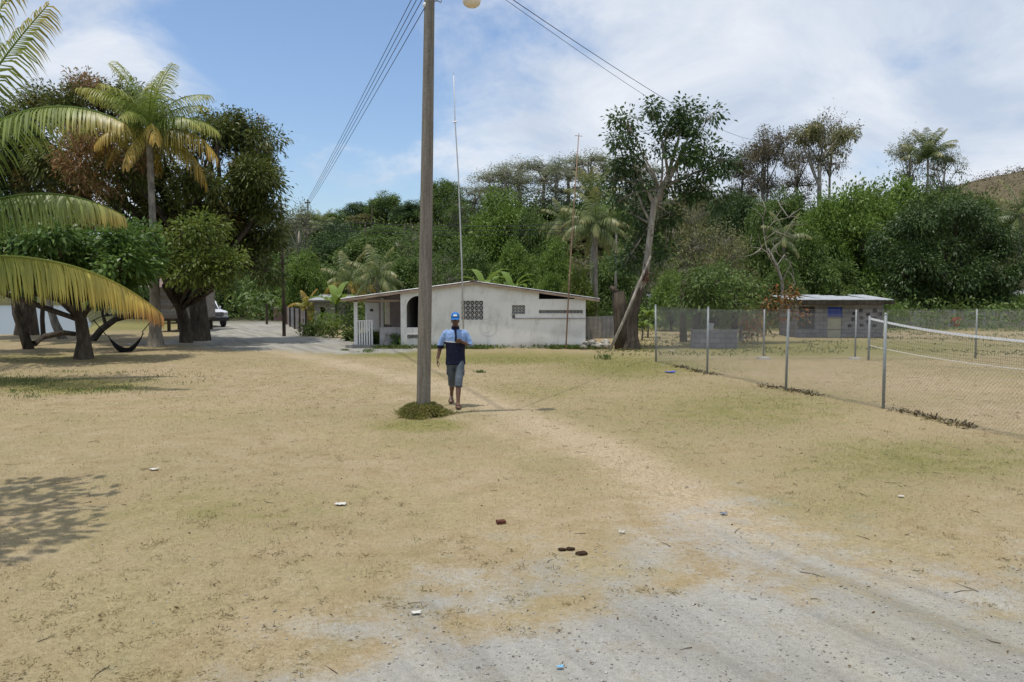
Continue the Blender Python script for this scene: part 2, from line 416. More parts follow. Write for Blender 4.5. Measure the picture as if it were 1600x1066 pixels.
def poly_dist(x, y, pts):
    d = np.full(x.shape, 1e9)
    for (x0, y0), (x1, y1) in zip(pts[:-1], pts[1:]):
        vx, vy = x1 - x0, y1 - y0
        t = np.clip(((x - x0) * vx + (y - y0) * vy) / (vx * vx + vy * vy), 0, 1)
        d = np.minimum(d, np.hypot(x - x0 - t * vx, y - y0 - t * vy))
    return d
def gline(pts): return [tuple(G(*p)[:2]) for p in pts]
def zone_masks(x, y):
    qx, qy = to_px(x, y); qy = np.where(y < 1.5, 1500.0, qy); qx = np.where(y < 1.5, 800 + x * 400, qx)
    edge = np.interp(qx, [-600, 0, 250, 450, 600, 750, 900, 1000, 1080, 1150, 1300, 1420, 1600, 2400],
                     [1300, 1180, 1095, 1015, 945, 905, 890, 845, 800, 800, 850, 880, 905, 960])
    gravel = 0.5 + (qy - edge) / 210.0
    tuft = 0.0
    for cx, cy, sx_, sy_ in ((1100, 905, 110, 34), (880, 960, 90, 26), (760, 985, 90, 22), (520, 1030, 150, 22), (1240, 930, 60, 20), (980, 1010, 60, 14)):
        tuft = np.maximum(tuft, 0.55 * np.exp(-((qx - cx) / sx_) ** 2 - ((qy - cy) / sy_) ** 2))
    gravel = gravel - tuft
    road_mid = gline([(560, 546), (480, 536), (420, 540), (395, 522), (400, 508), (385, 500)])
    rd = poly_dist(x, y, road_mid)
    wid = np.interp(y, [28, 36, 50], [2.4, 3.6, 3.4])
    road2 = gline([(260, 536), (330, 530), (420, 534)])
    gravel = np.maximum(gravel, 0.5 + (wid - rd) / 2.2)
    gravel = np.maximum(gravel, 0.5 + (2.0 - poly_dist(x, y, road2)) / 2.4 - 0.1)
    track = gline([(1180, 840), (1050, 760), (930, 700), (800, 645), (700, 607), (600, 582), (500, 562), (430, 548)])
    td = poly_dist(x, y, track)
    pale = np.exp(-(td / 0.85) ** 2) * 0.9 + 0.25 * np.exp(-((td - 1.9) / 0.5) ** 2)
    track2 = gline([(1450, 930), (1250, 850), (1000, 740), (820, 690), (600, 610)])
    pale = np.maximum(pale, 0.6 * np.exp(-(poly_dist(x, y, track2) / 0.5) ** 2))
    green = np.zeros_like(x)
    for cx, cy, sx, sy, a in ((980, 572, 150, 24, 0.85), (1150, 640, 240, 46, 0.62), (1430, 720, 260, 46, 0.62), (1000, 640, 200, 60, .4), (1300, 790, 260, 40, .4), (840, 610, 160, 20, .5), (800, 560, 190, 12, 1.0), (660, 664, 100, 14, 0.9),
                              (700, 690, 260, 30, 0.35), (620, 553, 90, 8, 1.0), (90, 602, 150, 14, 1.0), (380, 800, 260, 60, 0.42), (980, 730, 200, 50, 0.45), (1300, 545, 340, 16, 1.0),
                              (40, 560, 200, 10, 0.6), (300, 650, 200, 20, 0.3), (1050, 620, 160, 24, 0.45), (560, 660, 120, 30, 0.3)):
        green = np.maximum(green, a * np.exp(-((qx - cx) / sx) ** 2 - ((qy - cy) / sy) ** 2))
    wild = sstep(40, 52, y) * sstep(3.5, 6, rd)
    green = np.maximum(green, wild * 0.9)
    return np.clip(gravel, 0, 1), np.clip(green, 0, 1), np.clip(pale, 0, 1)
zg, zn, zp = zone_masks(gx, gy)
wild = sstep(54, 66, gy)
zones = np.stack([zg, zn, zp, wild], 1)

t = NT('earth')
pos = t.pos()
zat = t.n.new('ShaderNodeAttribute'); zat.attribute_name = 'zones'
zs = t.n.new('ShaderNodeSeparateColor'); t.l.new(zat.outputs['Color'], zs.inputs[0])
n_big = t.noise(0.45, 5, 0.6, pos); n_mid = t.noise(2.2, 6, 0.65, pos); n_fine = t.noise(22, 6, 0.7, pos); n_grain = t.noise(110, 3, 0.7, pos)
n_streak = t.noise(9, 5, 0.7, pos, 0.6)
dry = t.ramp(n_mid, [(0.28, (0.265, 0.203, 0.112)), (0.5, (0.322, 0.259, 0.162)), (0.72, (0.378, 0.315, 0.215))])
dry = t.mix(t.step(n_big, 0.45, 0.62), dry, t.ramp(n_streak, [(0.3, (0.26, 0.215, 0.118)), (0.7, (0.365, 0.300, 0.182))]))
grn = t.ramp(n_streak, [(0.3, (0.135, 0.14, 0.045)), (0.55, (0.215, 0.195, 0.075)), (0.75, (0.28, 0.24, 0.11))])
gfac = t.step(t.math('ADD', zs.outputs[1], t.math('ADD', t.math('MULTIPLY', t.math('SUBTRACT', n_mid, 0.5), 1.3), t.math('MULTIPLY', t.math('SUBTRACT', n_streak, 0.5), 0.8))), 0.1, 0.85)
c = t.mix(gfac, dry, grn)
pal = t.ramp(n_fine, [(0.3, (0.33, 0.262, 0.175)), (0.7, (0.45, 0.365, 0.25))])
c = t.mix(t.step(t.math('ADD', zs.outputs[2], t.math('MULTIPLY', t.math('SUBTRACT', n_mid, 0.5), 0.9)), 0.3, 0.95), c, pal)
gra = t.ramp(n_fine, [(0.25, (0.245, 0.243, 0.228)), (0.5, (0.295, 0.292, 0.272)), (0.75, (0.345, 0.340, 0.315))])
gra = t.mix(t.step(n_big, 0.42, 0.62), gra, t.ramp(n_fine, [(0.3, (0.25, 0.240, 0.205)), (0.7, (0.325, 0.312, 0.270))]))
mpt = t.n.new('ShaderNodeMapping'); mpt.vector_type = 'TEXTURE'; mpt.inputs['Rotation'].default_value = (0, 0, -1.11); mpt.inputs['Scale'].default_value = (4.5, 0.42, 1); t.l.new(pos, mpt.inputs['Vector'])
ruts = t.noise(1.0, 5, 0.6, mpt.outputs[0], 0.3)
gra = t.mix(1.0, gra, t.ramp(ruts, [(0.36, (0.76, 0.76, 0.75)), (0.5, (1.0, 1.0, 1.0)), (0.64, (1.16, 1.15, 1.12))]), 'MULTIPLY')
edge_n = t.math('ADD', t.math('MULTIPLY', t.math('SUBTRACT', n_mid, 0.5), 1.7), t.math('MULTIPLY', t.math('SUBTRACT', n_fine, 0.5), 0.8))
gf = t.math('MULTIPLY', t.step(t.math('ADD', zs.outputs[0], edge_n), 0.22, 1.0), 0.92)
c = t.mix(1.0, c, t.ramp(n_fine, [(0.28, (0.80, 0.79, 0.76)), (0.72, (1.16, 1.16, 1.16))]), 'MULTIPLY')
n_huge = t.noise(0.16, 4, 0.55, pos, 0.4)
c = t.mix(1.0, c, t.ramp(n_huge, [(0.35, (0.90, 0.92, 0.86)), (0.65, (1.08, 1.05, 1.06))]), 'MULTIPLY')
c = t.mix(t.math('MULTIPLY', t.step(t.noise(0.8, 6, 0.7, pos, 0.8), 0.50, 0.68), 0.45), c, t.ramp(n_fine, [(0.3, (0.17, 0.155, 0.07)), (0.7, (0.27, 0.225, 0.115))]))
c = t.mix(gf, c, gra)
leafm = t.ramp(t.noise(0.35, 6, 0.7, pos), [(0.3, (0.045, 0.05, 0.02)), (0.6, (0.09, 0.085, 0.04)), (0.8, (0.16, 0.125, 0.065))])
far_ = t.n.new('ShaderNodeSeparateXYZ'); t.l.new(pos, far_.inputs[0])
leafm = t.mix(t.step(far_.outputs[1], 190, 240), leafm, t.ramp(t.noise(0.12, 8, 0.7, pos), [(0.3, (0.085, 0.075, 0.045)), (0.5, (0.14, 0.115, 0.07)), (0.7, (0.10, 0.10, 0.05))]))
c = t.mix(zat.outputs['Alpha'], c, leafm)
c = t.mix(1.0, c, t.ramp(n_grain, [(0.25, (0.66, 0.66, 0.65)), (0.75, (1.28, 1.28, 1.28))]), 'MULTIPLY')
specks = t.step(t.noise(34, 2, 0.5, pos), 0.715, 0.76)
c = t.mix(t.math('MULTIPLY', specks, 0.4), c, (0.10, 0.075, 0.045))
t.bump(t.math('ADD', t.math('MULTIPLY', n_fine, 0.7), t.math('MULTIPLY', n_grain, 0.35)), 0.35, 0.02)
M['earth'] = t.out(c, 0.95, 0.1)

nx, ny = len(XS), len(YS)
idx = np.arange(nx * ny).reshape(ny, nx)
quads = np.stack([idx[:-1, :-1], idx[:-1, 1:], idx[1:, 1:], idx[1:, :-1]], -1).reshape(-1, 4)
fz = zones[quads].mean(1); fy = gy[quads].mean(1); fx = gx[quads].mean(1)
is_hill = (fy > 62)
is_road = (~is_hill) & (fz[:, 0] > 0.5) & (fy > 20)
is_gravel = (~is_hill) & (fz[:, 0] > 0.5) & (fy <= 20)
verts = np.stack([gx, gy, gzv], 1)
for nm, sel in (('ground', ~(is_hill | is_road | is_gravel)), ('gravel_track', is_gravel), ('village_road', is_road), ('hill', is_hill)):
    q = quads[sel]; used, inv = np.unique(q, return_inverse=True)
    me = np_mesh(nm, verts[used], inv.reshape(-1, 4), M['earth'], True, {'zones': ('POINT', 'FLOAT_COLOR', zones[used])})
    obj(nm, me, kind='structure')

t = NT('river_water')
t.bump(t.noise(0.8, 5, 0.6, t.pos(), stretch=(1, 2.2, 1)), 0.25, 0.1)
M['water'] = t.out((0.13, 0.155, 0.16), 0.4, 0.35)
wb = MB(); wb.add([(-1200, 41, -0.35), (-18, 41, -0.35), (-18, 165, -0.35), (-1200, 165, -0.35)], [(0, 1, 2, 3)])
wb.build('water', M['water'], kind='structure')

# ------------------------------------------------------------------ plants
def nrm(a): return a / np.maximum(np.linalg.norm(a, axis=1, keepdims=True), 1e-9)
def leaf_quads(p, d, L, W, rng, sag=0.15):
    n = len(p); up = nrm(rng.normal(size=(n, 3)) * 0.55 + np.array([0, 0, 1.0]))
    s = nrm(np.cross(d, up)); L = (L * rng.uniform(0.65, 1.3, n))[:, None]; W = (W * rng.uniform(0.7, 1.25, n))[:, None]
    mid = p + d * L * 0.5; tip = p + d * L - np.array([0, 0, 1.0]) * L * sag
    v = np.stack([p, mid + s * W / 2, tip, mid - s * W / 2], 1).reshape(-1, 3)
    return v, np.arange(4 * n).reshape(-1, 4)
def crown_points(lobes, seed, shell=0.5, per=12, spread=0.35):
    rng = np.random.default_rng(seed); T, O = [], []
    for c, r, n in lobes:
        m = max(4, int(n / 7)); cd = nrm(rng.normal(size=(m, 3)))      # leaves gather in clumps round the lobe
        d = nrm(cd[rng.integers(0, m, n)] + rng.normal(size=(n, 3)) * 0.21); d[:, 2] = np.where(d[:, 2] < -0.55, -d[:, 2] * 0.5, d[:, 2]); d = nrm(d)
        bump = 1 + 0.22 * np.sin(d[:, 0] * 5 + c[0] * 3) * np.sin(d[:, 1] * 6 + c[1]) + 0.16 * np.sin(d[:, 2] * 9 + c[2] * 2)
        rad = (shell + (1 - shell) * rng.random(n) ** 0.6) * bump
        T.append(np.array(c) + d * rad[:, None] * np.array(r)); O.append(d)
    return np.concatenate(T), np.concatenate(O), rng
def crown_mesh(name, lobes, mat, L, W, per, spread, seed, droop=0.35, shell=0.5, sag=0.2, maxz=None):
    T, O, rng = crown_points(lobes, seed, shell)
    n = len(T) * per
    off = rng.normal(size=(n, 3)); Tt = np.repeat(T, per, 0); Oo = np.repeat(O, per, 0)
    p = Tt + off * spread * 0.5
    d = nrm(nrm(off) * 0.9 + Oo * 0.55 + np.array([0, 0, -droop]) + rng.normal(size=(n, 3)) * 0.25)
    v, q = leaf_quads(p, d, L, W, rng, sag)
    return np_mesh(name, v, q, mat), T
def path(p, q, bend, k=5, rng=random):
    p, q = Vector(p), Vector(q); o = Vector((rng.uniform(-1, 1), rng.uniform(-1, 1), rng.uniform(0, 1))) * bend * (q - p).length
    return [p.lerp(q, i / k) + o * math.sin(math.pi * i / k) + Vector((rng.uniform(-1, 1), rng.uniform(-1, 1), 0)) * bend * 0.25 * (q - p).length * (0 < i < k) for i in range(k + 1)]
def taper(r0, r1, n): return [r0 + (r1 - r0) * i / (n - 1) for i in range(n)]
def trunk_mb(tr, radii, lobes, tufts, seed, limb_r=0.35, twigs=7, flare=1.35, sides=9):
    """trunk along tr, a limb to every lobe and thin twigs to some of its tufts"""
    rng = random.Random(seed); mb = MB()
    tr = [Vector(p) for p in tr]; rr = list(radii); rr[0] *= flare
    mb.tube([tr[0] - Vector((0, 0, 0.4))] + tr, [rr[0] * 1.1] + rr, sides)
    top = tr[-1]; k = 0
    for c, r, n in lobes:
        c = Vector(c); i = rng.randrange(max(1, len(tr) // 2), len(tr)); s = tr[i]
        pa = path(s, c, 0.10, 4, rng); r0 = max(0.02, radii[i] * limb_r * rng.uniform(1.0, 1.6))
        mb.tube(pa, taper(r0, r0 * 0.35, len(pa)), 6)
        tt = tufts[k:k + n]; k += n
        for _ in range(min(twigs, n)):
            q = Vector(tt[rng.randrange(n)]); pa2 = path(c.lerp(s, 0.15), q, 0.12, 3, rng)
            mb.tube(pa2, taper(r0 * 0.33, 0.008, len(pa2)), 4, cap=False)
    return mb
def billows(lobes, k, f, seed):
    """break big lobes up into smaller billows with gaps between them"""
    rng = np.random.default_rng(seed); out = []
    for c, r, n in lobes:
        r = np.array(r); d = nrm(rng.normal(size=(k, 3)) + np.array([0, 0, .15]))
        for q in d:
            s = f * rng.uniform(.7, 1.3); out.append((tuple(np.array(c) + q * r * (1 - s * .75)), tuple(np.maximum(r * s, .25)), max(6, int(n * rng.uniform(.7, 1.2) / k))))
    return out
def tree(name, label, loc, tr, radii, lobes, leaf, bark, L=0.24, W=0.075, per=12, spread=0.4, seed=1, droop=0.35, shell=0.5, rz=0.0, group=None, limb_r=0.35, twigs=7, cat='tree', flare=1.35, sag=0.2, billow=0, bf=.48):
    th = thing(name, label, cat, loc, rz, group)
    if billow: lobes = billows(lobes, billow, bf, seed + 500)
    me, T = crown_mesh('crown', lobes, leaf, L, W, per, spread, seed, droop, shell, sag)
    trunk_mb(tr, radii, lobes, T, seed, limb_r, twigs, flare).build('trunk', bark, th, True)
    obj('crown', me, th, kind='stuff')
    return th

def frond_np(L, elev, bend, n, ll, lw, hang, seed, az=0.0, curl=0.0, side_amt=0.85, thin=0.05):
    """one palm leaf: a curved rachis and hanging leaflets; returns verts, quads, age"""
    rng = np.random.default_rng(seed)
    S = np.linspace(0, 1, 25); th = np.radians(elev - bend * S ** 1.25); ds = L / 24
    px = np.concatenate([[0], np.cumsum(np.cos(th[:-1]) * ds)]); pz = np.concatenate([[0], np.cumsum(np.sin(th[:-1]) * ds)])
    py = curl * L * S ** 2
    pts = np.stack([px, py, pz], 1)
    V, Q, A = [], [], []
    def strip(rows, ages):
        base = sum(len(x) for x in V)
        V.append(np.array(rows).reshape(-1, 3)); A.extend(np.repeat(ages, 2))
        for i in range(len(rows) - 1): Q.append((base + 2*i, base + 2*i + 1, base + 2*i + 3, base + 2*i + 2))
    tang = nrm(np.gradient(pts, axis=0)); up = np.stack([-tang[:, 2], np.zeros(25), tang[:, 0]], 1)
    wid = L * 0.011 * (1 - S * 0.85) + 0.004
    for off in ((0, 1), (1, 0)):                                     # crossed strips: a rachis with thickness
        rows = [(pts[i] + (np.array([0, wid[i], 0]) * off[1] + up[i] * wid[i] * off[0] * 0.8), pts[i] - (np.array([0, wid[i], 0]) * off[1] + up[i] * wid[i] * off[0] * 0.8)) for i in range(25)]
        strip(rows, S * 0.6)
    down = np.array([0, 0, -1.0])
    for k in range(n):
        s = 0.10 + 0.90 * (k + 0.5) / n; f = s * 24; i = min(23, int(f)); w = f - i
        p = pts[i] * (1 - w) + pts[i+1] * w; tg = nrm((tang[i] * (1 - w) + tang[i+1] * w)[None])[0]; u = nrm((up[i] * (1 - w) + up[i+1] * w)[None])[0]
        l0 = ll * math.sin(math.pi * min(0.97, 0.16 + 0.80 * s)) ** 0.55
        for sd in (-1, 1):
            if rng.random() < thin: continue
            l = l0 * rng.uniform(0.82, 1.1)
            d = np.array([0, sd, 0]) * side_amt + tg * (0.42 + 0.25 * s) + u * 0.12 + down * hang + rng.normal(size=3) * 0.07
            d /= np.linalg.norm(d)
            d2 = d + down * (0.55 + hang * 0.6) + rng.normal(size=3) * 0.05; d2 /= np.linalg.norm(d2)
            d3 = d2 + down * 0.5; d3 /= np.linalg.norm(d3)
            wv = tg - d * tg.dot(d); wv /= max(np.linalg.norm(wv), 1e-6)
            a, b, c_, e = p, p + d * l * 0.35, p + d * l * 0.35 + d2 * l * 0.35, p + d * l * 0.35 + d2 * l * 0.35 + d3 * l * 0.3
            h = lw / 2
            strip([(a + wv*h*0.5, a - wv*h*0.5), (b + wv*h, b - wv*h), (c_ + wv*h*0.75, c_ - wv*h*0.75), (e + wv*0.002, e - wv*0.002)], np.clip([s, s, s + 0.08, s + 0.16], 0, 1))
    V = np.concatenate(V)
    if az:
        ca, sa = math.cos(az), math.sin(az); V = np.stack([V[:, 0]*ca - V[:, 1]*sa, V[:, 0]*sa + V[:, 1]*ca, V[:, 2]], 1)
    return V, np.array(Q), np.array(A)
def frond_mesh(mat, *a, **k):
    v, q, ag = frond_np(*a, **k)
    return np_mesh('frond', v, q, mat, False, {'age': ('POINT', 'FLOAT', ag)})
def palm_trunk(h, lean, r0, r1, seed=0, curve=0.3):
    rng = random.Random(seed); mb = MB(); n = max(10, int(h / 0.22)); pts = []; rad = []
    for i in range(n + 1):
        s = i / n
        pts.append(Vector((lean[0] * s ** 1.4 + curve * math.sin(s * 3.0) * 0.15, lean[1] * s ** 1.4, -0.3 + (h + 0.3) * s)))
        rad.append((r0 + (r1 - r0) * min(1, s * 1.6) ** 0.6) * (1 + (0.055 if i % 2 else -0.02)) * (1 + 0.55 * max(0, 0.10 - s) / 0.10))
    mb.tube(pts, rad, 11); return mb, pts[-1]
FR = {}
def frond_lib(key, mat, n=26, L=1.0, ll=0.30, lw=0.022):
    if n > 30: key, lw = key + '_fine', 0.013
    """a few leaves of unit length at several tilts, shared by the palms farther off"""
    if key in FR: return FR[key]
    out = []
    for j, (e, b, h) in enumerate(((78, 38, 0.15), (58, 70, 0.35), (36, 85, 0.6), (12, 80, 0.8), (-18, 60, 0.9))):
        out.append(frond_mesh(mat, L, e, b, n, ll, lw, h, 40 + j))
    FR[key] = out; return out
def palm(name, label, loc, h, lean, fr_len, plan, key='frond_green', r0=0.2, r1=0.12, seed=1, group=None, cat='palm tree', yellow=None, n=26):
    """plan = [(tilt index, azimuth degrees, length factor)]"""
    th = thing(name, label, cat, loc, 0, group)
    mb, top = palm_trunk(h, lean, r0, r1, seed); mb.build('trunk', M['bark_palm'], th, True)
    rng = random.Random(seed)
    for j, (ti, az, lf) in enumerate(plan):
        k = yellow if (yellow and ti >= 3) else key
        o = obj('frond', frond_lib(k, M[k], n if n > 30 else 30)[ti], th, loc=top + Vector((0, 0, rng.uniform(-0.12, 0.1))), rot=(0, 0, R(az)))
        s = fr_len * lf; o.scale = (s, s, s)
    return th
def auto_plan(seed, n=16, up=0.3):
    rng = random.Random(seed); out = []
    for j in range(n):
        s = j / n; ti = min(4, int((s ** 0.8) * 5)); out.append((ti, j * 137.5 + rng.uniform(-12, 12), rng.uniform(0.85, 1.1)))
    return out

# ------------------------------------------------------------------ the near coconut palm at the edge of the picture
near = thing('coconut_palm', 'near young coconut palm whose arching fronds reach in, the lowest turning golden', 'palm tree', (-15.12, 19.2, 0))
mb, top = palm_trunk(2.80, (0.36, 0.0), 0.30, 0.20, 3); mb.build('trunk', M['bark_palm'], near, True)
NF = [  # length, elevation, bend, azimuth, leaflets, leaflet length, hang, material
    (2.65, 17, 64, 15, 96, 0.52, 1.7, 'frond_gold'), (2.45, 53, 88, 15, 96, 0.50, 1.1, 'frond_near'),
    (3.45, 65, 94, -15, 100, 0.54, 0.7, 'frond_near'), (3.1, 67, 22, 0, 90, 0.62, 0.35, 'frond_near'),
    (3.3, 78, 24, 22, 80, 0.60, 0.3, 'frond_near'),
    (1.7, 52, 70, -52, 70, 0.45, 0.6, 'frond_near'), (2.2, 34, 70, -78, 70, 0.55, 0.8, 'frond_near'), (2.5, 40, 70, -105, 64, 0.55, 0.8, 'frond_near'),
    (2.7, 50, 80, 150, 60, 0.55, 0.7, 'frond_near'), (2.7, 40, 80, 195, 60, 0.55, 0.7, 'frond_near'), (2.6, 35, 80, 100, 60, 0.55, 0.8, 'frond_near'), (2.7, 62, 80, 240, 60, 0.55, 0.7, 'frond_near')]
for j, (L, e, b, az, n, ll, hg, mt) in enumerate(NF):
    o = obj('frond', frond_mesh(M[mt], L * 2.4, e, b, int(n * 1.3), ll * 2.3, 0.05, hg, 100 + j, az=R(az)), near, loc=top + Vector((0, 0, -0.12)))
    if j == 0: tag(o, 'lowest frond, golden yellow with a browning tip')

# a leafy tree just outside the frame: its shade lies on the ground at the near left
tree('almond_tree', 'leafy tree just outside the picture whose dappled shade falls on the near ground', (-6.9, 6.9, 0), [(0, 0, 0), (0, 0, 1.5), (.05, 0, 3.0), (.1, 0, 4.2)], [.2, .17, .15, .12],
     [((0.9, 0.2, 5.6), (.95, 1.0, .7), 17), ((0.1, 0.6, 5.9), (1.1, 1.0, .8), 34), ((0.2, -0.9, 5.2), (1.2, .9, .7), 30), ((-1.0, 0, 5.6), (1.2, 1.2, .8), 44), ((1.3, -0.35, 5.9), (.5, .45, .4), 6), ((1.2, .75, 5.4), (.5, .5, .4), 5)], M['almond'], M['bark_dark'], 0.24, 0.12, 10, 0.4, seed=19)

# ------------------------------------------------------------------ the big trees at the left
def at_ground(px, py):
    g = G(px, py); return Vector((g.x, g.y, hz1(g.x, g.y)))
def lobes_px(spec, base):
    """(px, py, Y, radius px x, radius px y, depth radius, tufts) -> lobes relative to the base"""
    out = []
    for px, py, Y, rx, ry, ryd, n in spec:
        c = P(px, py, Y) - base; s = Y / FPX
        out.append((tuple(c), (rx * s, ryd, ry * s), n))
    return out
b = at_ground(318, 532); b.x -= 0.2
big = tree('mango_tree', 'huge dark mango tree with orange red young leaves, behind the tall coconut palm', b,
     [(0, 0, 0), (0.05, 0, 1.0), (-0.1, 0.1, 2.2), (-0.3, 0.3, 3.4), (-0.7, 0.6, 4.8)], [0.45, 0.40, 0.38, 0.34, 0.28],
     lobes_px([(140, 175, 37, 62, 52, 2.2, 260), (215, 200, 38, 70, 60, 2.4, 300), (130, 260, 35.5, 62, 58, 2.0, 300), (215, 280, 35, 70, 60, 2.0, 300),
               (330, 215, 37, 52, 42, 2.0, 240), (395, 240, 37.5, 52, 50, 2.0, 260), (340, 280, 35, 70, 60, 2.0, 320), (410, 300, 36, 50, 52, 1.8, 260),
               (300, 340, 35.5, 75, 50, 1.8, 260), (400, 355, 36.5, 44, 52, 1.8, 230), (60, 200, 39, 60, 60, 2.4, 260), (40, 290, 39, 66, 66, 2.4, 260),
               (200, 350, 37, 80, 50, 2, 220), (418, 400, 37, 28, 52, 1.5, 160), (360, 400, 37.5, 60, 40, 1.5, 200)], b),
     M['mango'], M['bark_dark'], 0.23, 0.07, 19, 0.42, seed=11, droop=0.5, shell=0.45, flare=1.25, billow=5, bf=.46, twigs=2)
me, _t = crown_mesh('young_leaves', lobes_px([(150, 232, 33.6, 52, 44, 1.3, 150), (128, 268, 33.4, 44, 36, 1.2, 120), (205, 250, 33.4, 32, 30, 1.0, 40), (130, 140, 36.5, 34, 22, 1.4, 80), (150, 296, 33.2, 34, 16, .9, 24)], b), M['young_leaf'], 0.20, 0.055, 16, 0.34, 111, 0.3, 0.4)
obj('young_leaves', me, big, kind='stuff', label='orange red flush of young leaves')
b = at_ground(28, 530); b.y += 4; b.x -= 2
tree('mango_tree', 'dark leafy tree rising behind the near palm fronds at the picture edge', b,
     [(0, 0, 0), (0.1, 0, 1.5), (0.3, 0.1, 3.2), (0.2, 0.3, 5.0)], [0.45, 0.38, 0.33, 0.26],
     lobes_px([(-30, 200, 40, 70, 70, 2.5, 240), (45, 235, 39, 60, 60, 2.2, 220), (-20, 310, 39, 80, 70, 2.4, 240), (75, 330, 39, 60, 55, 2, 200), (10, 395, 38, 80, 45, 2, 200), (110, 370, 38, 60, 50, 2, 170)], b),
     M['mango_deep'], M['bark_dark'], 0.24, 0.075, 17, 0.45, seed=12, droop=0.45, billow=5, twigs=2)
b = at_ground(131, 561)
tree('almond_tree', 'low spreading almond tree with a dark forked trunk and broad green leaves, beside the hammock', b,
     [(0, 0, 0), (0.02, 0, 0.6), (-0.05, 0, 1.25), (-0.22, 0, 1.8)], [0.24, 0.21, 0.19, 0.17],
     lobes_px([(60, 405, 25.5, 60, 42, 2.4, 190), (130, 385, 26, 60, 42, 2.4, 210), (190, 395, 26, 42, 40, 2.2, 170), (20, 420, 25.5, 50, 40, 1.3, 120), (110, 425, 25.8, 62, 28, 1.2, 120), (185, 430, 26.2, 40, 26, 1.1, 100), (-20, 440, 26, 50, 34, 1.2, 90)], b),
     M['almond'], M['bark_dark'], 0.22, 0.11, 12, 0.36, seed=13, droop=0.3, billow=4, bf=.5, twigs=2)
b = at_ground(308, 534); b.x -= 0.25; b.y -= 0.6
tree('shade_tree', 'rounded yellow green tree on a thick dark trunk, in front of the big mango', b,
     [(0, 0, 0), (0, 0, 0.7), (0.05, -.6, 1.5), (0.1, -2.2, 2.5)], [0.27, 0.25, 0.21, 0.15],
     lobes_px([(262, 392, 30.8, 44, 36, 1.2, 110), (305, 372, 30.6, 46, 32, 1.3, 130), (345, 402, 30.9, 38, 32, 1.2, 110), (295, 415, 30.2, 50, 26, 1.1, 100), (325, 438, 30.6, 34, 26, 0.9, 80), (360, 420, 31, 22, 22, 0.8, 40), (238, 382, 31, 24, 24, .9, 50)], b),
     M['yellowgreen'], M['bark_dark'], 0.20, 0.08, 10, 0.36, seed=14, droop=0.3, limb_r=0.3, billow=5, bf=.42, twigs=2, flare=1.1)
# tall coconut palm in front of the mango
b = at_ground(243, 541)
palm('coconut_palm', 'tall coconut palm with drooping yellowing lower fronds, in front of the mango tree', b, 8.75, (-0.05, 0), 3.15,
     [(0, 85, 1.0), (0, 200, 0.9), (0, -20, 0.9), (0, 165, 1.0), (1, 178, 0.95), (1, 5, 0.95), (1, 20, 0.85), (1, 150, 0.9), (1, -60, 0.9), (1, 250, 0.9), (1, 205, 0.95), (2, 100, 0.8), (2, -15, 0.85),
      (2, 190, 0.9), (2, 270, 0.8), (3, 168, 0.95), (2, -2, 1.0), (3, -8, 1.1), (4, 0, 1.05), (4, 6, 1.0), (4, 190, 0.75), (3, 230, 0.8), (3, 300, 0.8), (4, 265, 0.8), (3, 60, 0.7), (4, 100, 0.7)],
     'frond_green', 0.30, 0.13, 5, yellow='frond_yellow', n=44)

# trunks by the water, the leaning tree and the hammock
def add_crown(th, spec, seed, mat='almond', n=.22):
    me, _t = crown_mesh('crown', billows(lobes_px(spec, Vector(th.location)), 4, .5, seed), M[mat], n, n * .45, 12, .36, seed, .35); obj('crown', me, th, kind='stuff'); return th
def bare_trunk(name, label, pts, r0, r1, mat, cat='tree trunk', group=None, extra=()):
    th = thing(name, label, cat, pts[0], 0, group); o = Vector(pts[0]); mb = MB()
    q = [Vector(p) - o for p in pts]; mb.tube(q, taper(r0, r1, len(q)), 9); mb.build('trunk', mat, th, True)
    for e in extra:
        mb = MB(); q = [Vector(p) - o for p in e]; mb.tube(q, taper(r1 * 0.9, r1 * 0.35, len(q)), 7); mb.build('limb', mat, th, True)
    return th
gd = lambda px, py: at_ground(px, py) - Vector((0, 0, 0.1))
y = gd(145, 533).y
bare_trunk('leaning_tree', 'bent brown tree trunk leaning over beside the hammock', [gd(140, 534), P(158, 515, y), P(180, 499, y), P(205, 493, y + 0.4), P(232, 470, y + 0.8)], 0.17, 0.10, M['bark_dark'],
           extra=[[P(166, 510, y), P(160, 490, y + .3), P(166, 465, y + .6)]])
y = gd(44, 545).y
lt0 = bare_trunk('leaning_tree', 'reddish brown trunk leaning away from the water, nearest the picture edge', [gd(46, 545), P(36, 518, y), P(26, 490, y), P(22, 455, y + .5), P(20, 420, y + 1)], 0.20, 0.12, M['bark_dark'])
y = gd(62, 540).y + 1
bare_trunk('fallen_trunk', 'dark curved trunk lying along the river bank', [gd(38, 533), P(52, 538, y - 1.5), P(70, 526, y - 0.8), P(100, 520, y), P(118, 522, y + .5)], 0.15, 0.10, M['bark_dark'])
y = gd(68, 526).y
lt1 = bare_trunk('slim_tree', 'slim dark upright trunk standing on the bank before the grey river', [gd(68, 526), P(66, 500, y), P(67, 470, y), P(64, 430, y)], 0.12, 0.09, M['bark_dark'])
y = gd(98, 530).y
lt2 = bare_trunk('slim_tree', 'flaring mid brown trunk on the bank close behind the almond tree', [gd(99, 530), P(86, 505, y), P(78, 480, y), P(76, 440, y)], 0.22, 0.11, M['bark_grey'])
add_crown(lt0, [(-20, 410, 30, 60, 40, 1.9, 150), (40, 418, 29.5, 56, 36, 1.9, 150), (95, 424, 30.5, 50, 30, 1.8, 120), (160, 424, 30, 44, 28, 1.6, 110)], 601)
add_crown(lt1, [(20, 415, 36, 52, 34, 2.0, 120), (75, 412, 37, 52, 36, 2.0, 130)], 602, 'mango_deep')
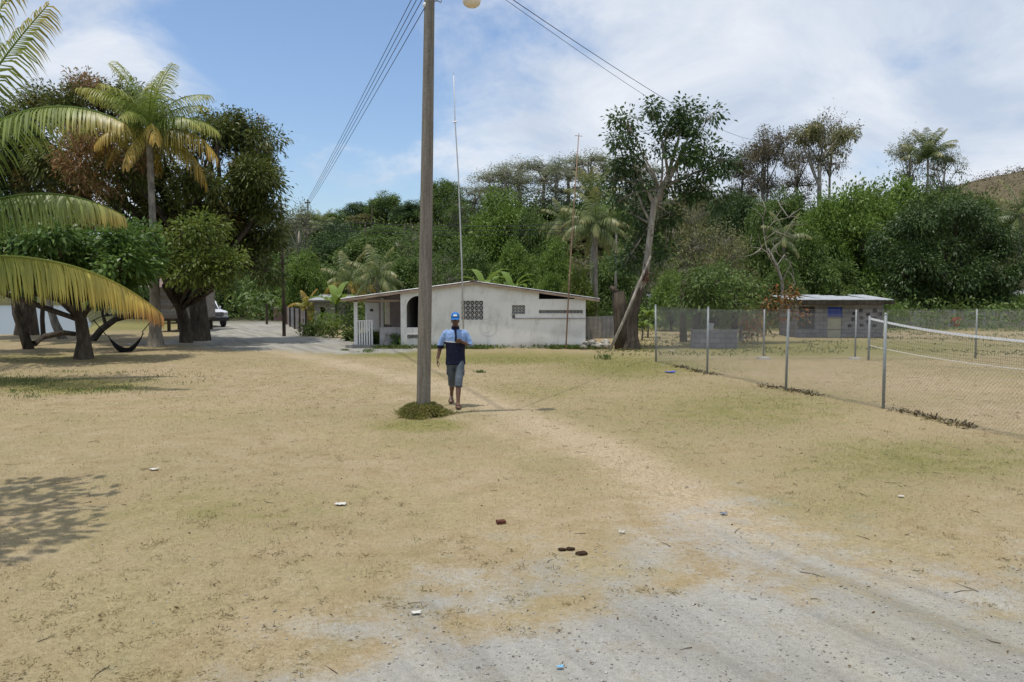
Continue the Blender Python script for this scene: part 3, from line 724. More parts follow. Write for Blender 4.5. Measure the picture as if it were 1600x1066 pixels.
add_crown(lt2, [(115, 415, 35, 48, 34, 2.0, 120), (180, 412, 35.5, 50, 34, 2.0, 120)], 603, 'mango_deep')
t = simple('hammock_cloth', (0.018, 0.018, 0.022), 0.9, 0.1)
ha = thing('hammock', 'black hammock sagging between the leaning trunk and the tall palm', 'hammock', gd(190, 545))
o = Vector(ha.location); mb = MB(); rows = []
A, B = P(166, 524, 29.5), P(222, 519, 30.5)
for i in range(15):
    s = i / 14; c = A.lerp(B, s) - Vector((0, 0, 1)) * (0.55 * 4 * s * (1 - s)); w = 0.05 + 0.24 * math.sin(math.pi * s) ** 0.7
    rows.append([c + Vector((0.02 * k, w * math.cos(a), -w * 0.7 * math.sin(a))) - o for k, a in enumerate(np.linspace(0, math.pi, 7))])
fs = [(i*7+k, i*7+k+1, i*7+k+8, i*7+k+7) for i in range(14) for k in range(6)]
mb.add([p for r in rows for p in r], fs); mb.build('cloth', t, ha, True)
for p, q in ((A, P(146, 500, 28.2)), (B, P(238, 500, 32.3))):
    mb = MB(); mb.tube([p - o, q - o], 0.018, 6); mb.build('rope', t, ha)

# ------------------------------------------------------------------ tree kinds for the hill and the middle distance (each then copied)
def kind_tree(name, leaf, bark, tr, radii, lobes, L, W, per, spread, seed, **k):
    th = tree(name, 'x', (0, 0, -500), tr, radii, lobes, leaf, bark, L, W, per, spread, seed, **k)
    return th
def ring_lobes(n, r, z, size, nt, seed, top=True, jit=0.25):
    rng = random.Random(seed); out = []
    for i in range(n):
        a = i * 2 * math.pi / n + rng.uniform(-.3, .3); rr = r * rng.uniform(0.75, 1.15); s = size * rng.uniform(1 - jit, 1 + jit)
        out.append(((rr * math.cos(a), rr * math.sin(a), z + rng.uniform(-1, 1) * size * 0.45), (s, s, s * 0.8), nt))
    if top: out.append(((rng.uniform(-.3, .3), 0, z + size * 0.8), (size * 1.1, size * 1.1, size * 0.85), int(nt * 1.2)))
    return out
K = {}
T4 = [(0, 0, 0), (0.1, 0, 1.3), (-0.1, 0.1, 2.6), (0, 0, 4.0)]
K['broad'] = kind_tree('broad_tree', M['mid'], M['bark_dark'], T4, [0.36, 0.3, 0.27, 0.2], ring_lobes(8, 2.9, 4.6, 1.6, 46, 21, False) + ring_lobes(7, 2.4, 6.2, 1.5, 46, 22, False) + ring_lobes(3, .9, 7.0, 1.5, 44, 23) + ring_lobes(5, 2.4, 3.0, 1.3, 30, 24, False), 0.34, 0.15, 16, 0.55, 21)
K['broad2'] = kind_tree('broad_tree', M['mid'], M['bark_dark'], T4, [0.36, 0.3, 0.27, 0.2], ring_lobes(7, 3.0, 4.4, 1.7, 50, 31, False, .4) + ring_lobes(6, 2.2, 6.2, 1.5, 46, 32, False, .4) + ring_lobes(4, 1.2, 7.0, 1.4, 40, 33, True, .4) + ring_lobes(5, 2.5, 2.8, 1.3, 30, 34, False), 0.34, 0.15, 16, 0.55, 31)
K['airy'] = kind_tree('airy_tree', M['greygreen'], M['bark_pale'], [(0, 0, 0), (0.1, 0, 2.5), (-0.1, 0.1, 5), (0.1, 0, 7.2)], [0.2, 0.17, 0.14, 0.10],
                      ring_lobes(6, 1.7, 7.6, 1.5, 34, 41, jit=.35) + ring_lobes(5, 1.5, 5.6, 1.3, 34, 42, False) + ring_lobes(4, 1.2, 3.6, 1.2, 26, 45, False), 0.22, 0.10, 9, 0.5, 41, twigs=26, limb_r=.45)
K['tall'] = kind_tree('airy_tree', M['greygreen'], M['bark_pale'], [(0, 0, 0), (-0.1, 0, 2.5), (0.1, 0.1, 5), (0.0, 0, 7.6)], [0.2, 0.17, 0.14, 0.10],
                      ring_lobes(5, 1.2, 8.0, 1.3, 36, 43, jit=.35) + ring_lobes(4, .9, 5.8, 1.0, 20, 46, False), 0.22, 0.10, 9, 0.5, 43, twigs=26, limb_r=.45)
K['umbrella'] = kind_tree('umbrella_tree', M['olive'], M['bark_pale'], [(0, 0, 0), (0.1, 0, 2.5), (0.0, 0.1, 4.6), (0.2, 0, 6.4)], [0.26, 0.22, 0.2, 0.15],
                      [((math.cos(a) * r, math.sin(a) * r, 8.3 + .25 * math.sin(a * 3)), (1.25, 1.25, 0.5), 36) for a, r in [(i * 0.9, 2.1) for i in range(7)]] + [((0, 0, 8.8), (1.8, 1.8, 0.6), 60), ((1.5, -.6, 6.6), (0.8, .8, .4), 16), ((-1.6, -.5, 6.9), (0.9, .9, .45), 18)],
                      0.25, 0.11, 13, 0.4, 51, limb_r=.5, twigs=12)
K['brown'] = kind_tree('dry_tree', M['brown'], M['bark_grey'], [(0, 0, 0), (0.1, 0, 2.0), (-0.1, 0.1, 4), (0.1, 0, 6.2)], [0.25, 0.2, 0.17, 0.12],
                      ring_lobes(6, 1.5, 7.3, 1.35, 48, 61, jit=.3) + ring_lobes(5, 1.3, 4.8, 1.2, 28, 62, False), 0.24, 0.10, 14, 0.5, 61, twigs=22, limb_r=.4)
K['bush'] = kind_tree('bushy_tree', M['bright'], M['bark_dark'], [(0, 0, 0), (0.1, 0, 0.8), (0, 0.1, 1.6)], [0.22, 0.18, 0.14],
                      ring_lobes(7, 2.6, 2.0, 1.5, 46, 71, False) + ring_lobes(7, 2.5, 3.8, 1.5, 50, 72, False) + ring_lobes(4, 1.3, 5.0, 1.6, 50, 73), 0.34, 0.15, 16, 0.55, 71)
K['bush2'] = kind_tree('bushy_tree', M['bright'], M['bark_dark'], [(0, 0, 0), (0.1, 0, 0.8), (0, 0.1, 1.6)], [0.22, 0.18, 0.14],
                      ring_lobes(6, 2.8, 1.8, 1.6, 46, 74, False, .4) + ring_lobes(7, 2.3, 3.6, 1.4, 50, 75, False, .4) + ring_lobes(5, 1.5, 5.2, 1.4, 46, 76, True, .4), 0.34, 0.15, 16, 0.55, 74)
K['scrub'] = kind_tree('scrub_tree', M['olive'], M['bark_pale'], [(0, 0, 0), (0.1, 0, 1.2), (-.2, 0.1, 2.4)], [0.16, 0.13, 0.10],
                      ring_lobes(6, 2.0, 2.8, 1.7, 36, 81, jit=.4) + ring_lobes(5, 1.5, 5.2, 1.6, 34, 82, jit=.4), 0.26, 0.09, 12, 0.6, 81, twigs=26, limb_r=.5)
# height and width of each kind as built
KS = {}
for k, th in K.items():
    zz_ = [c[2] for ch in th.children for c in ch.bound_box]; xx_ = [c[0] for ch in th.children for c in ch.bound_box]
    KS[k] = (max(zz_) * 0.97, (max(xx_) - min(xx_)) * 0.93)
USED = set()
def plant(kind, px, top, D, w, leaf, label, group=None, base=None, bark=None, rz=None, z=None):
    """a tree whose top shows at photo pixel (px, top), w pixels wide, D metres away"""
    t_ = P(px, top, D); zb = hz1(t_.x, D) if z is None else z
    H, Wd = KS[kind]; sz = max(0.12, (t_.z - zb) / H); sx = w * D / FPX / Wd
    rz = random.uniform(0, 6.28) if rz is None else rz
    mats = {'crown': M[leaf]}
    if bark: mats['trunk'] = M[bark]
    if kind not in USED:
        USED.add(kind); r = K[kind]; r.location = (t_.x, D, zb); r.rotation_euler = (0, 0, rz); r.scale = (sx, sx, sz); r['label'] = label
        if group: r['group'] = group
        for ch in r.children:
            if ch.name.split('.')[0] in mats:
                ch.material_slots[0].link = 'OBJECT'; ch.material_slots[0].material = mats[ch.name.split('.')[0]]
        return r
    return dup(K[kind], (t_.x, D, zb), rz, (sx, sx, sz), label, group, mats)

# ------------------------------------------------------------------ the wooded hill
HG = 'trees on the wooded hillside'
FOREST = [
 # kind, px, top, D, width px, leaf, label
 ('broad', 603, 298, 112, 82, 'mid', 'round crowned tree standing highest on the low end of the ridge'),
 ('broad2', 560, 316, 116, 65, 'darkgreen', 'dark tree on the ridge just below the round crowned one'),
 ('broad', 522, 327, 112, 62, 'mid', 'small ridge tree above the bare trunks near the wires'),
 ('broad2', 486, 332, 108, 70, 'yellowgreen', 'pale yellow green tree at the low end of the ridge'),
 ('tall', 466, 304, 66, 74, 'greygreen', 'twiggy nearly bare tree at the end of the four parallel wires'),
 ('broad', 452, 345, 100, 62, 'mid', 'low tree at the foot of the ridge behind the thin pale pole'),
 ('broad', 645, 312, 108, 78, 'darkgreen', 'dark bushy tree on the ridge to the side of the near pole'),
 ('broad2', 690, 280, 104, 90, 'mid', 'large tree on the ridge rising right behind the near utility pole'),
 ('scrub', 716, 300, 98, 67, 'mid', 'scrubby tree beside the white mast on the hill'),
 ('airy', 766, 262, 112, 74, 'greygreen', 'thin leaved grey tree at the edge of the open ridge'),
 ('airy', 812, 244, 112, 85, 'greygreen', 'tall wispy grey green tree above the bright mango crown'),
 ('tall', 850, 240, 110, 67, 'greygreen', 'slender grey tree with bare stem, second along the ridge from the wispy one'),
 ('airy', 790, 252, 104, 78, 'greygreen', 'thin leaved grey tree right above the bright mango'),
 ('airy', 868, 256, 104, 78, 'greygreen', 'open grey tree in the middle of the wispy row on the ridge'),
 ('airy', 1000, 246, 100, 78, 'greygreen', 'wispy tree showing through the crown of the leaning tree'),
 ('airy', 742, 284, 106, 52, 'greygreen', 'small wispy tree where the open ridge begins'),
 ('tall', 888, 236, 112, 72, 'greygreen', 'slender pale tree beside the rusty mast top'),
 ('airy', 924, 232, 108, 90, 'greygreen', 'wispy grey tree left of the leaning white trunk crown'),
 ('tall', 960, 236, 104, 74, 'greygreen', 'thin pale tree half hidden by the leaning tree crown'),
 ('scrub', 1010, 262, 96, 90, 'greygreen', 'soft grey tree seen behind the leaning white trunk'),
 ('scrub', 1085, 262, 92, 101, 'olive', 'soft olive tree behind the leaning tree on the slope'),
 ('brown', 1196, 198, 96, 94, 'brown', 'tall brownish drying tree standing on the skyline under the wires'),
 ('brown', 1160, 236, 98, 58, 'brown', 'small brownish tree leaning against the tall dry one'),
 ('umbrella', 1284, 190, 96, 116, 'olive', 'flat topped umbrella tree with pale stems on the skyline'),
 ('tall', 1300, 160, 100, 54, 'brown', 'twiggy nearly bare tree poking above the umbrella tree'),
 ('airy', 1248, 214, 102, 67, 'brown', 'thin brown tree between the dry tree and the umbrella tree'),
 ('tall', 1425, 196, 104, 60, 'greygreen', 'thin tree with a pale top standing above the mango crowns'),
 ('airy', 1476, 222, 102, 65, 'greygreen', 'feathery tree beside the skyline palm'),
 ('broad', 1230, 290, 84, 101, 'mid', 'mid green tree below the dry brown tree'),
 ('broad2', 1150, 300, 80, 112, 'darkgreen', 'dark tree on the slope behind the leaning trunk crown'),
 ('broad2', 600, 352, 88, 112, 'mid', 'broad tree halfway up the slope beside the near pole'),
 ('broad', 540, 362, 86, 100, 'darkgreen', 'dark tree halfway up the slope above the feathery palms'),
 ('scrub', 640, 345, 78, 112, 'mid', 'loose green tree on the slope left of the near pole'),
 ('broad2', 690, 352, 72, 101, 'mid', 'green tree on the slope right behind the near pole'),
 ('bush', 780, 284, 76, 143, 'bright', 'bright green mango crown filling the slope above the white house'),
 ('bush2', 830, 318, 70, 94, 'mid', 'darker round tree beside the bright mango crown'),
 ('bush', 868, 362, 58, 87, 'bright', 'bright leafy tree behind the gable of the white house'),
 ('bush2', 805, 372, 56, 94, 'bright', 'light green bushy tree above the roof ridge of the white house'),
 ('bush', 742, 380, 58, 101, 'mid', 'mid green bushy tree left of the roof ridge beside the white mast'),
 ('scrub', 690, 372, 56, 101, 'mid', 'loose bushy tree behind the house and the near pole'),
 ('bush2', 640, 396, 58, 112, 'mid', 'bushy tree behind the porch roof'),
 ('scrub', 590, 400, 60, 101, 'olive', 'olive scrub above the porch roof'),
 ('bush', 520, 408, 64, 78, 'mid', 'green tree behind the small shack'),
 ('bush', 474, 383, 62, 87, 'bright', 'round bright green tree behind the corrugated fence'),
 ('bush2', 424, 422, 70, 60, 'bright', 'green bush left of the dark wooden post at the end of the road'),
 ('bush', 398, 440, 78, 49, 'mid', 'low dark bush at the far end of the village road'),
 ('scrub', 1075, 282, 60, 134, 'olive', 'olive haze of twigs behind the leaning white trunk'),
 ('bush2', 960, 385, 52, 101, 'mid', 'dense green tree between the palm and the leaning tree'),
 ('scrub', 1010, 330, 54, 101, 'mid', 'loose tree directly behind the leaning white trunk'),
 ('bush', 1192, 306, 56, 101, 'mid', 'dark glossy tree above the dead branches'),
 ('scrub', 1138, 330, 52, 112, 'olive', 'dry olive scrub tree between the leaning trunk and the dead branches'),
 ('bush2', 1112, 412, 40, 121, 'mid', 'dense green bush behind the low block wall and fence'),
 ('bush', 1050, 418, 46, 78, 'bright', 'bright green bush beside the leaning tree base'),
 ('bush2', 1282, 296, 66, 94, 'bright', 'bright green crown at the near end of the mango row above the block building'),
 ('bush2', 1362, 274, 70, 123, 'bright', 'bright green crown between the two biggest mangoes of the row'),
 ('bush', 1448, 278, 70, 123, 'mid', 'green crown directly under the skyline palm'),
 ('bush2', 1535, 292, 70, 123, 'mid', 'green crown just above the dark mango near the picture edge'),
 ('bush', 1322, 276, 68, 168, 'bright', 'big bright green mango behind the grey block building'),
 ('bush2', 1400, 268, 74, 168, 'bright', 'big bright green mango next to the skyline palm'),
 ('bush', 1490, 282, 72, 146, 'mid', 'green tree below the bare brown hill'),
 ('scrub', 1580, 296, 80, 134, 'olive', 'olive scrub tree at the picture edge below the bare hill'),
 ('scrub', 1575, 392, 64, 101, 'olive', 'dry scrub beside the dark mango at the picture edge'),
 ('bush2', 1262, 356, 54, 108, 'mid', 'green tree standing over the grey block building roof'),
 ('bush', 1225, 400, 50, 83, 'mid', 'green bush below the dead white branches'),
 ('bush2', 1310, 400, 56, 101, 'mid', 'shaded green tree right behind the block building roof'),
 ('bush', 1585, 455, 58, 78, 'bright', 'low bright bush behind the wooden fence at the picture edge'),
 ('bush2', 1560, 470, 52, 56, 'mid', 'small green bush in front of the wooden fence'),
 ('bush', 1400, 470, 50, 40, 'bright', 'small leafy bush beside the grey block building'),
 ('bush', 905, 412, 47, 69, 'yellowgreen', 'yellowing leafy bush behind the right eave of the white house'),
 ('bush2', 862, 420, 50, 69, 'bright', 'leafy bush behind the roof of the white house beside the rusty mast'),
]
for k, px, top, D, w, lf, lab in FOREST: plant(k, px, top, D, w, lf, lab)
# filler trees between them that nothing tells apart
rng = random.Random(99)
for i in range(46):
    px = rng.uniform(450, 1600); D = rng.uniform(68, 150)
    x0 = (px - 800) / FPX * D; zt = hz1(x0, D) + rng.uniform(3.0, 6.0)
    top = to_px(np.array([x0]), np.array([D]), zt)[1][0]
    lim = np.interp(px, [450, 600, 700, 850, 950, 1130, 1200, 1240, 1350, 1600], [352, 322, 312, 312, 300, 296, 300, 310, 300, 300])
    top = max(top, lim + rng.uniform(0, 25))
    if px < 440: continue
    plant(rng.choice(['broad', 'broad2', 'scrub', 'bush', 'bush2']), px, top, D, rng.uniform(85, 140) * 90 / D, rng.choice(['mid', 'mid', 'darkgreen', 'olive', 'bright']),
          'green tree merging into the mass of trees on the hillside', HG)
# the far bank of the river and the trees behind the board house
for kind, px, top, D, w, lf, lab in (('broad', -20, 395, 176, 60, 'darkgreen', 'dark tree across the river at the picture edge'), ('broad2', 40, 400, 178, 80, 'darkgreen', 'dark wide tree across the river behind the upright slim trunk'),
        ('broad', 98, 396, 176, 75, 'mid', 'tree across the river behind the almond tree trunk'), ('bush', 165, 420, 70, 83, 'mid', 'green bush behind the hammock'), ('bush2', 222, 410, 66, 83, 'mid', 'dark bush beside the tall coconut trunk'),
        ('bush', 275, 405, 58, 94, 'darkgreen', 'dark bush behind the board house on posts'), ('bush2', 345, 420, 66, 78, 'darkgreen', 'dark tree closing the view above the white pickup')):
    plant(kind, px, top, D, w, lf, lab)
# bare thin trunks under the ridge
rng = random.Random(5)
mb = MB(); 
tk = thing('thin_trunk', 'thin dark bare trunk among the dark understorey below the ridge', 'tree trunk', (0, 0, -500), 0, 'thin trunks below the ridge')
mb.tube([(0, 0, -1), (.1, 0, 2), (-.05, .1, 4), (.05, 0, 6.4)], [.10, .09, .08, .05], 6); mb.build('trunk', M['bark_dark'], tk, True)
first = True
for i in range(12):
    px = rng.uniform(455, 660) if i < 9 else rng.uniform(760, 960); D = rng.uniform(84, 92)
    x0 = (px - 800) / FPX * D; l = (x0, D, hz1(x0, D)); s = max(.15, (P(px, rng.uniform(342, 360), D).z - l[2]) / 6.4)
    if first: tk.location = l; first = False
    else: dup(tk, l, rng.uniform(0, 6), (1, 1, s))
# undergrowth on the slopes: nobody could count it
rng2 = np.random.default_rng(31)
n = 26000; a = rng2.uniform(-0.36, 0.72, n); yy = 62 + 100 * rng2.random(n) ** 1.2; xx = a * yy
tz = hz(xx, yy) + rng2.random(n) ** 1.5 * 2.2
pp = np.repeat(np.stack([xx, yy, tz], 1), 5, 0) + rng2.normal(size=(n * 5, 3)) * 0.5
dd = nrm(rng2.normal(size=(n * 5, 3)) + np.array([0, -0.2, 0.25]))
v, q = leaf_quads(pp, dd, 0.48, 0.22, rng2, 0.25)
obj('undergrowth', np_mesh('undergrowth', v, q, M['mid']), label='tangled low undergrowth covering the wooded hillside', kind='stuff')
n = 9000; xx = rng2.uniform(95, 420, n); yy = rng2.uniform(250, 350, n)
pp = np.repeat(np.stack([xx, yy, hz(xx, yy) + rng2.random(n) * 1.6], 1), 4, 0) + rng2.normal(size=(n * 4, 3)) * 0.9
dd = nrm(rng2.normal(size=(n * 4, 3)) + np.array([0, -0.2, 0.3])); v, q = leaf_quads(pp, dd, 0.75, 0.4, rng2, 0.25)
obj('hill_scrub', np_mesh('hill_scrub', v, q, leaf_mat('hill_scrub', [(.085, .06, .04), (.13, .09, .06), (.10, .09, .045), (.075, .085, .035)], .2, .8, .05)), label='dry brown scrub on the bare far hill', kind='stuff')
# shrubs and weeds in the village behind the houses
n = 7500; xx = rng2.uniform(-16, 44, n); yy = 46 + 16 * rng2.random(n)
keep = np.ones(n, bool)
keep &= ~((xx > -18) & (xx < -11 + (yy - 46) * -0.3)); xx, yy = xx[keep], yy[keep]; n = len(xx)
tz = rng2.random(n) ** 1.3 * 1.6
pp = np.repeat(np.stack([xx, yy, tz], 1), 6, 0) + rng2.normal(size=(n * 6, 3)) * 0.35; pp[:, 2] = np.maximum(pp[:, 2], 0.02)
dd = nrm(rng2.normal(size=(n * 6, 3)) + np.array([0, -0.2, 0.3]))
v, q = leaf_quads(pp, dd, 0.27, 0.11, rng2, 0.25)
obj('village_scrub', np_mesh('village_scrub', v, q, M['mid']), label='low scrub growing behind the houses', kind='stuff')

# palms of the middle distance
def palm_px(px, crown_y, base_D, fr_px, label, seed, n=16, key='frond_dull', yellow=None, group=None, r0=0.2, plan=None):
    c = P(px, crown_y, base_D); zb = hz1(c.x, base_D)
    return palm('coconut_palm', label, (c.x, base_D, zb), max(0.5, c.z - zb), (0.0, 0.0), fr_px * base_D / FPX, plan or auto_plan(seed, n), key, r0, r0 * .6, seed, group, yellow=yellow)
palm_px(930, 352, 47, 62, 'coconut palm with spreading dull fronds behind the right end of the white house', 6, 20)
palm_px(925, 318, 62, 60, 'dark upright palm rising straight behind the spreading one', 7, 12, plan=[(0, i * 52 + 10, 1.0) for i in range(7)] + [(1, i * 80, 0.9) for i in range(5)])
palm_px(545, 440, 54, 52, 'feathery olive palm above the small shack, left one of the close pair', 8, 14, yellow='frond_yellow', r0=.16)
palm_px(590, 432, 52, 56, 'feathery olive palm above the porch roof, right one of the close pair', 9, 14, r0=.16)
palm_px(480, 480, 51, 34, 'low yellowing palm between the corrugated fence and the shack', 10, 12, 'frond_yellow', r0=.12)
palm_px(1450, 250, 100, 52, 'dark bushy palm on the skyline above the mango crowns', 11, 18, plan=[(0, i * 47, 1.0) for i in range(8)] + [(1, i * 61, 1.0) for i in range(7)] + [(2, i * 90, .9) for i in range(4)])
palm_px(1595, 335, 66, 60, 'pale palm at the picture edge beyond the dark mango', 13, 15)
palm_px(1225, 372, 54, 44, 'small grey palm behind the dead white branches', 14, 13)
palm_px(505, 352, 98, 34, 'small palm on the low end of the ridge', 15, 12)
palm_px(880, 345, 66, 44, 'dull palm half buried in trees above the white house', 16, 13)

# the dense mango at the right
b = at_ground(1455, 506)
tree('mango_tree', 'dense dark rounded mango tree on a single thick trunk, right of the grey block building', b,
     [(0, 0, 0), (0.05, 0, 1.0), (-0.05, 0, 2.0), (0.1, 0, 3.2)], [0.5, 0.46, 0.44, 0.38],
     lobes_px([(1418, 385, 55, 44, 46, 2.4, 260), (1465, 360, 54.5, 66, 48, 2.6, 340), (1530, 370, 55, 56, 52, 2.4, 300), (1565, 420, 55, 42, 46, 2.2, 220),
               (1415, 430, 53.6, 46, 44, 2.0, 240), (1470, 420, 53, 66, 46, 2.0, 320), (1535, 440, 53.5, 50, 40, 2.0, 240), (1440, 460, 54, 56, 24, 2.0, 160), (1500, 465, 54.5, 50, 22, 2, 140)], b),
     M['mango_deep'], M['bark_dark'], 0.25, 0.085, 22, 0.55, seed=15, droop=0.55, shell=0.45, billow=5, bf=.46, twigs=2)

# the leaning tree with the pale trunk, and its dead stump beside it
b = at_ground(985, 545)
lt = tree('leaning_tree', 'tall sparse tree with a pale crooked leaning trunk on a thick dark base', b,
     [(0, 0, 0), (0, 0, 0.5), (0.05, 0.05, 1.4), (0.25, 0, 2.2)] + [tuple(P(px, py, b.y) - b) for px, py in ((1008, 430), (1013, 390), (1018, 350), (1022, 318), (1032, 298), (1045, 280), (1058, 255), (1070, 225))],
     [0.32, 0.28, 0.24, 0.19, 0.15, 0.128, 0.122, 0.118, 0.112, 0.10, 0.08, 0.05],
     lobes_px([(978, 192, 31.5, 20, 18, .7, 26), (972, 222, 31.5, 20, 22, .7, 32), (992, 255, 31.6, 26, 28, .8, 46), (1000, 292, 31.8, 24, 24, .8, 36), (1015, 172, 31.5, 18, 12, .6, 18), (1040, 205, 31.5, 26, 18, .8, 32), (1072, 170, 31.5, 13, 22, .6, 26), (1066, 195, 31.5, 14, 16, .6, 16),
               (1085, 205, 31.5, 22, 20, .8, 32), (1105, 238, 31.5, 28, 22, .9, 42), (1060, 250, 31.2, 26, 20, .9, 32), (1112, 180, 31.5, 13, 11, .5, 12), (1120, 262, 32, 26, 20, .8, 36), (1090, 275, 31.6, 26, 20, .8, 30), (1045, 290, 32, 20, 18, .8, 22), (985, 330, 32.5, 22, 24, .8, 26), (998, 372, 32.3, 16, 26, .7, 26), (1034, 345, 32, 18, 24, .7, 26), (1040, 395, 32, 20, 24, .7, 28), (975, 415, 32.3, 20, 22, .7, 26), (1022, 372, 31.9, 10, 20, .5, 12), (965, 280, 32, 18, 22, .7, 20), (1135, 250, 32, 14, 18, .6, 14), (1100, 302, 31.8, 24, 20, .8, 28), (1128, 318, 32, 22, 20, .8, 24), (1070, 312, 31.9, 20, 18, .7, 20), (962, 318, 32, 18, 20, .7, 18), (1055, 345, 32.2, 16, 22, .6, 16), (985, 395, 32.4, 16, 22, .6, 18), (1035, 235, 31.8, 14, 14, .6, 14)], b),
     M['darkgreen'], M['bark_pale'], 0.18, 0.085, 15, 0.34, seed=16, droop=0.35, shell=0.3, limb_r=0.4, twigs=9, flare=1.25)
mb = MB(); c0 = P(1040, 283, b.y) - b
mb.tube([P(1022, 318, b.y) - b, P(1008, 292, b.y + .3) - b, P(996, 272, b.y + .5) - b, P(985, 245, b.y + .5) - b], [.10, .075, .06, .03], 7); mb.build('limb', M['bark_pale'], lt, True)
mb = MB(); mb.tube([(0, 0, -.3), (0, 0, 0.02), (0, 0, 0.5), (0.05, 0.05, 1.4), (0.25, 0, 2.2), (0.42, 0, 2.55)], [.46, .44, .30, .26, .21, .15], 11); mb.build('lower_trunk', M['bark_dark'], lt, True)
mb = MB()
mb.tube([(-0.22, 0.1, 0), (-0.30, 0.1, 0.9), (-0.42, 0.08, 1.7), (-0.5, 0.05, 2.25)], [.40, .34, .29, .24], 9)
mb.tube([(-0.48, 0.05, 2.1), (-0.66, 0.0, 2.35), (-0.82, 0, 2.42)], [.16, .12, .08], 7)
mb.build('stump', M['bark_dark'], lt, True)
# red bromeliads lodged in the fork
rb = thing('bromeliad', 'red leaved plant lodged on the leaning trunk just above the stump', 'plant', P(1008, 432, b.y - 0.3))
d = nrm(np.random.default_rng(4).normal(size=(90, 3)) + np.array([0, -.3, 0.3])); v, q = leaf_quads(np.random.default_rng(5).normal(size=(90, 3)) * np.array([.09, .08, .16]), d, 0.20, 0.045, np.random.default_rng(6), 0.3)
obj('foliage', np_mesh('foliage', v, q, M['red_leaf']), rb, kind='stuff')
lp = thing('leaning_pole', 'pale peeled pole propped diagonally against the leaning tree', 'pole', G(953, 547))
mb = MB(); o = Vector(lp.location); mb.tube([Vector((0, 0, 0)), P(975, 500, b.y - .5) - o, P(1000, 440, b.y - .42) - o, P(1017, 400, b.y - .38) - o], [.06, .055, .05, .042], 8); mb.build('shaft', M['bark_pale'], lp, True)
rubble = thing('rubble_heap', 'small heap of pale rubble beside the corner of the white house', 'rubble', G(935, 545))
for i in range(13):
    mb = MB(); r_ = random.uniform(.07, .2); mb.ball((0, 0, 0), (r_, r_ * .8, r_ * .6), 6, 4); mb.v = [(p[0] * random.uniform(.8, 1.2), p[1] * random.uniform(.8, 1.2), p[2]) for p in mb.v]
    mb.build('stone', M['dead_wood'] if i % 3 else M['bark_grey'], rubble, loc=(random.uniform(-.6, .5), random.uniform(-.2, .4), random.uniform(.05, .25)))

# dead white branches of a fallen tree
dt = thing('dead_tree', 'dead bare tree with twisting bleached white branches against the green bushes', 'dead tree', P(1225, 470, 46))
o = Vector(dt.location); mb = MB(); rg = random.Random(3)
mb.tube([Vector((0, 0, -1.4)), P(1222, 440, 46) - o, P(1214, 415, 46) - o, P(1200, 388, 46) - o], [.10, .085, .065, .05], 7); mb.build('trunk', M['bark_grey'], dt, True)
for pts in ([(1214, 418), (1205, 400), (1190, 388), (1172, 386)], [(1218, 430), (1200, 398), (1194, 370), (1192, 340)], [(1200, 398), (1222, 375), (1235, 352), (1262, 350)], [(1194, 365), (1210, 345), (1232, 340), (1252, 325)], [(1192, 345), (1196, 325), (1190, 310)],
            [(1214, 415), (1226, 398), (1238, 420), (1243, 445)], [(1222, 440), (1236, 410), (1216, 398), (1208, 380)], [(1195, 375), (1212, 362), (1240, 372), (1262, 368)], [(1190, 388), (1176, 398), (1160, 402)], [(1232, 340), (1218, 320), (1216, 312)]):
    mb = MB(); q = [P(a, c_, 46 + rg.uniform(-.8, .8)) - o for a, c_ in pts]; mb.tube(q, taper(.036, .010, len(q)), 6)
    for _ in range(3):
        s = q[rg.randrange(1, len(q))]; e = s + Vector((rg.uniform(-.7, .7), rg.uniform(-.5, .5), rg.uniform(-.2, .8))); mb.tube([s, s.lerp(e, .5) + Vector((0, 0, .1)), e], [.022, .016, .006], 4)
    mb.build('branch', M['bark_pale'], dt, True)

b = at_ground(1088, 534)
tree('shade_tree', 'dense dark green tree whose low crown hangs over the low concrete wall', b, [(0, 0, 0), (0, 0, .8), (.1, 0, 1.5), (.3, 0, 2.2)], [.20, .18, .17, .14],
     lobes_px([(1085, 450, 35, 30, 34, 1.3, 80), (1125, 440, 35.5, 36, 34, 1.4, 100), (1165, 458, 35.5, 26, 28, 1.1, 60), (1105, 472, 34.4, 36, 20, 1.0, 60), (1150, 480, 34.6, 28, 14, .9, 36), (1070, 470, 34.6, 20, 18, .8, 30)], b),
     M['mid'], M['bark_dark'], 0.19, 0.08, 11, 0.32, seed=18, droop=0.4)
# flowering bush with orange and red leaves
b = at_ground(1195, 541) + Vector((0, 3.5, 0))
tree('croton_bush', 'bush with orange and red leaves behind the chain link fence', b, [(0, 0, 0), (0, 0, .5), (.1, 0, 1.1)], [.09, .08, .06],
     lobes_px([(1175, 500, 34.5, 22, 20, .6, 34), (1205, 480, 35, 28, 22, .7, 46), (1232, 492, 35, 18, 18, .5, 28), (1225, 460, 35, 20, 14, .5, 24), (1190, 520, 34.5, 26, 14, .6, 30)], b),
     M['croton'], M['bark_grey'], 0.20, 0.075, 8, 0.3, seed=17, cat='bush')

